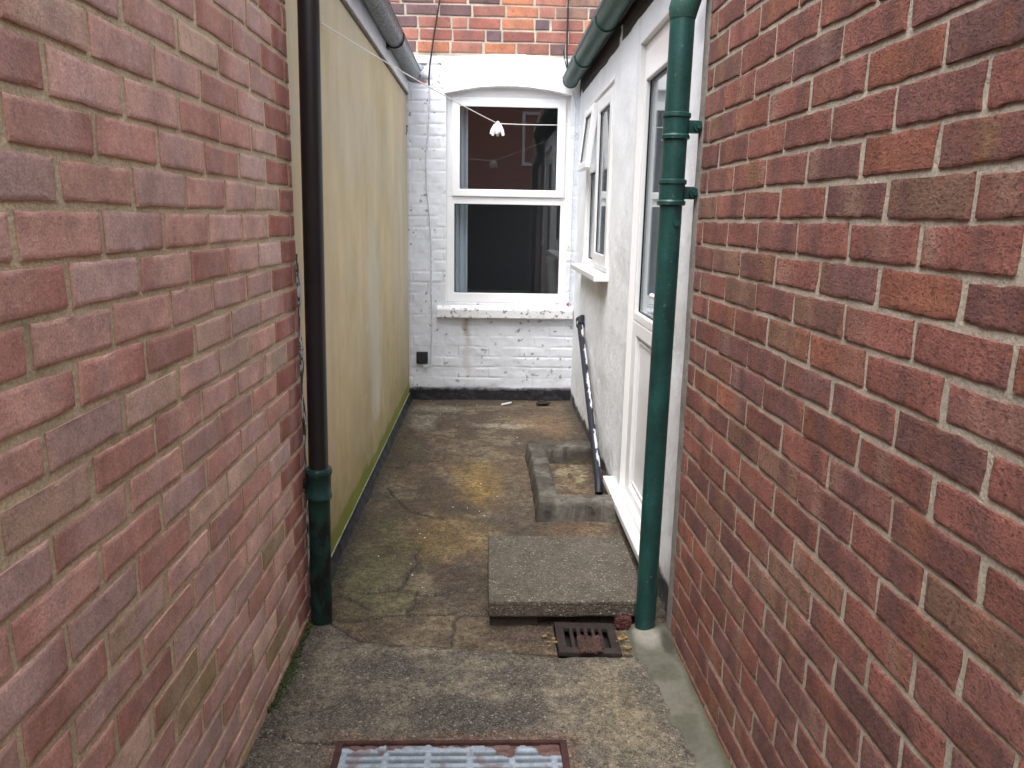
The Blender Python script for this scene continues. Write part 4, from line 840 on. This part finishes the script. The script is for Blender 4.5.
# ================================================================== LITTER, MOSS
g = G(); g.box(.12, .205, 6.05, 6.085, .0, .012, .003, mp=lambda x, y, z: (x+(y-6.05)*.2, y+(x-.12)*.9, z)); tag(g.out('wood_splinter', M['white_paint']), 'short white splinter lying near the foot of the back wall', 'splinter')
g = G(); g.box(.49, .545, 2.585, 2.64, .0, .045, .006); o = g.out('brick_fragment', M['red_chip']); wob(o, .004, 12); tag(o, 'small broken piece of red brick beside the green downpipe', 'brick fragment')
g = G(); g.blob((.46, 6.13, .012), .05, 2, .4, (1.3, .8, .35)); tag(g.out('mortar_lump', M['rust']), 'dark lump of debris on the floor in the back corner', 'debris')
rr = random.Random(21)
g = G()
for _ in range(45):
    x, y = (rr.uniform(-.5, .55), rr.uniform(2.9, 6.2)) if rr.random() < .7 else (rr.uniform(-.3, .3), rr.uniform(3.2, 4.2))
    if .2 < x and (y < 3.25 or 3.55 < y < 4.85): continue
    if x > 0 and y < 3.25: continue
    g.blob((x, y, .002), rr.uniform(.002, .0045), 1, .3, (1.2, 1, .7))
tag(g.out('grit', M['pebble']), 'scattered white grit on the brown alley floor', 'grit', kind='stuff')
g = G()
for _ in range(26):
    x, y = (rr.gauss(.245, .018), rr.gauss(2.52, .07)) if rr.random() < .55 else (rr.gauss(.50, .018), rr.gauss(2.50, .04))
    if y > 2.6: continue
    g.blob((x, y, .008), rr.uniform(.003, .007), 1, .5, (1.4, 1, .35))
tag(g.out('leaf_litter', M['leaf']), 'yellowed leaf crumbs around the rusty drain grate', 'leaf litter', kind='stuff')
g = G()
for _ in range(900):
    y = rr.uniform(.9, 2.66); k = fbm(np.array([y]), np.array([.3]), 5, 3, 240)[0]
    if k < .46: continue
    x = LX(y)+abs(rr.gauss(0, .005+.008*(k-.4)*4)); g.blob((x, y, .006+rr.uniform(0, .012)*max(0, 1-(x-LX(y))/.03)), rr.uniform(.002, .006), 1, .4, (1, 1.4, .5))
tag(g.out('moss', M['moss']), 'dark green moss along the foot of the rose brick wall', 'moss', kind='stuff')

# ================================================================== BEHIND THE VIEWER (seen in the window panes)
gate = thing('timber_fence', (0, -3.6, 0), 'brown board fence closing the yard behind the viewer', 'fence')
g = G(); x = -2.6
while x < 2.6:
    g.box(x, x+.145, -3.62, -3.60, 0, 1.86+rr.uniform(-.01, .01), .003); x += .15
g.out('boards', M['fence_wood'], gate)
g = G(); g.box(-2.6, 2.6, -3.66, -3.62, .4, .48); g.box(-2.6, 2.6, -3.66, -3.62, 1.45, 1.53); g.out('rail', M['fence_wood'], gate)
op = thing('opposite_house', (0, -9, 0), 'red brick house across the yard behind the viewer', 'house')
bm_ = bpy.data.materials.new('plain brick'); bm_.use_nodes = True; nn = bm_.node_tree.nodes; bb = nn['Principled BSDF']; bt = nn.new('ShaderNodeTexBrick'); tcx = nn.new('ShaderNodeTexCoord'); mpx = nn.new('ShaderNodeMapping')
mpx.inputs['Rotation'].default_value = (math.radians(90), 0, 0); bt.inputs['Scale'].default_value = 4.4; bt.inputs['Color1'].default_value = (.42, .15, .10, 1); bt.inputs['Color2'].default_value = (.34, .12, .09, 1); bt.inputs['Mortar'].default_value = (.33, .29, .24, 1); bt.inputs['Mortar Size'].default_value = .018; bt.inputs['Row Height'].default_value = .33; bt.inputs['Brick Width'].default_value = 1.0
bm_.node_tree.links.new(tcx.outputs['Object'], mpx.inputs[0]); bm_.node_tree.links.new(mpx.outputs[0], bt.inputs[0]); bm_.node_tree.links.new(bt.outputs[0], bb.inputs['Base Color']); bb.inputs['Roughness'].default_value = .9
g = G(); g.box(-5, 5, -9.3, -9, 0, 5.6); g.out('wall', bm_, op)
MP = lambda a, b, c: (a, -9+c, b)
for wx in (-2.2, .9):
    g = G(); g.ring(wx, wx+1.0, 2.9, 4.3, wx+.08, wx+.92, 2.98, 4.22, -.05, .03, MP, .005); f = g.out('window', M['white_paint'], op)
    g = G(); g.box(wx+.08, wx+.92, 2.98, 4.22, -.03, -.02, mp=MP); g.out('pane', M['gasket'], f)
g = G(); g.box(-5.1, 5.1, -9.6, -8.75, 5.6, 5.75, .01); g.out('roof', M['slate'], op)
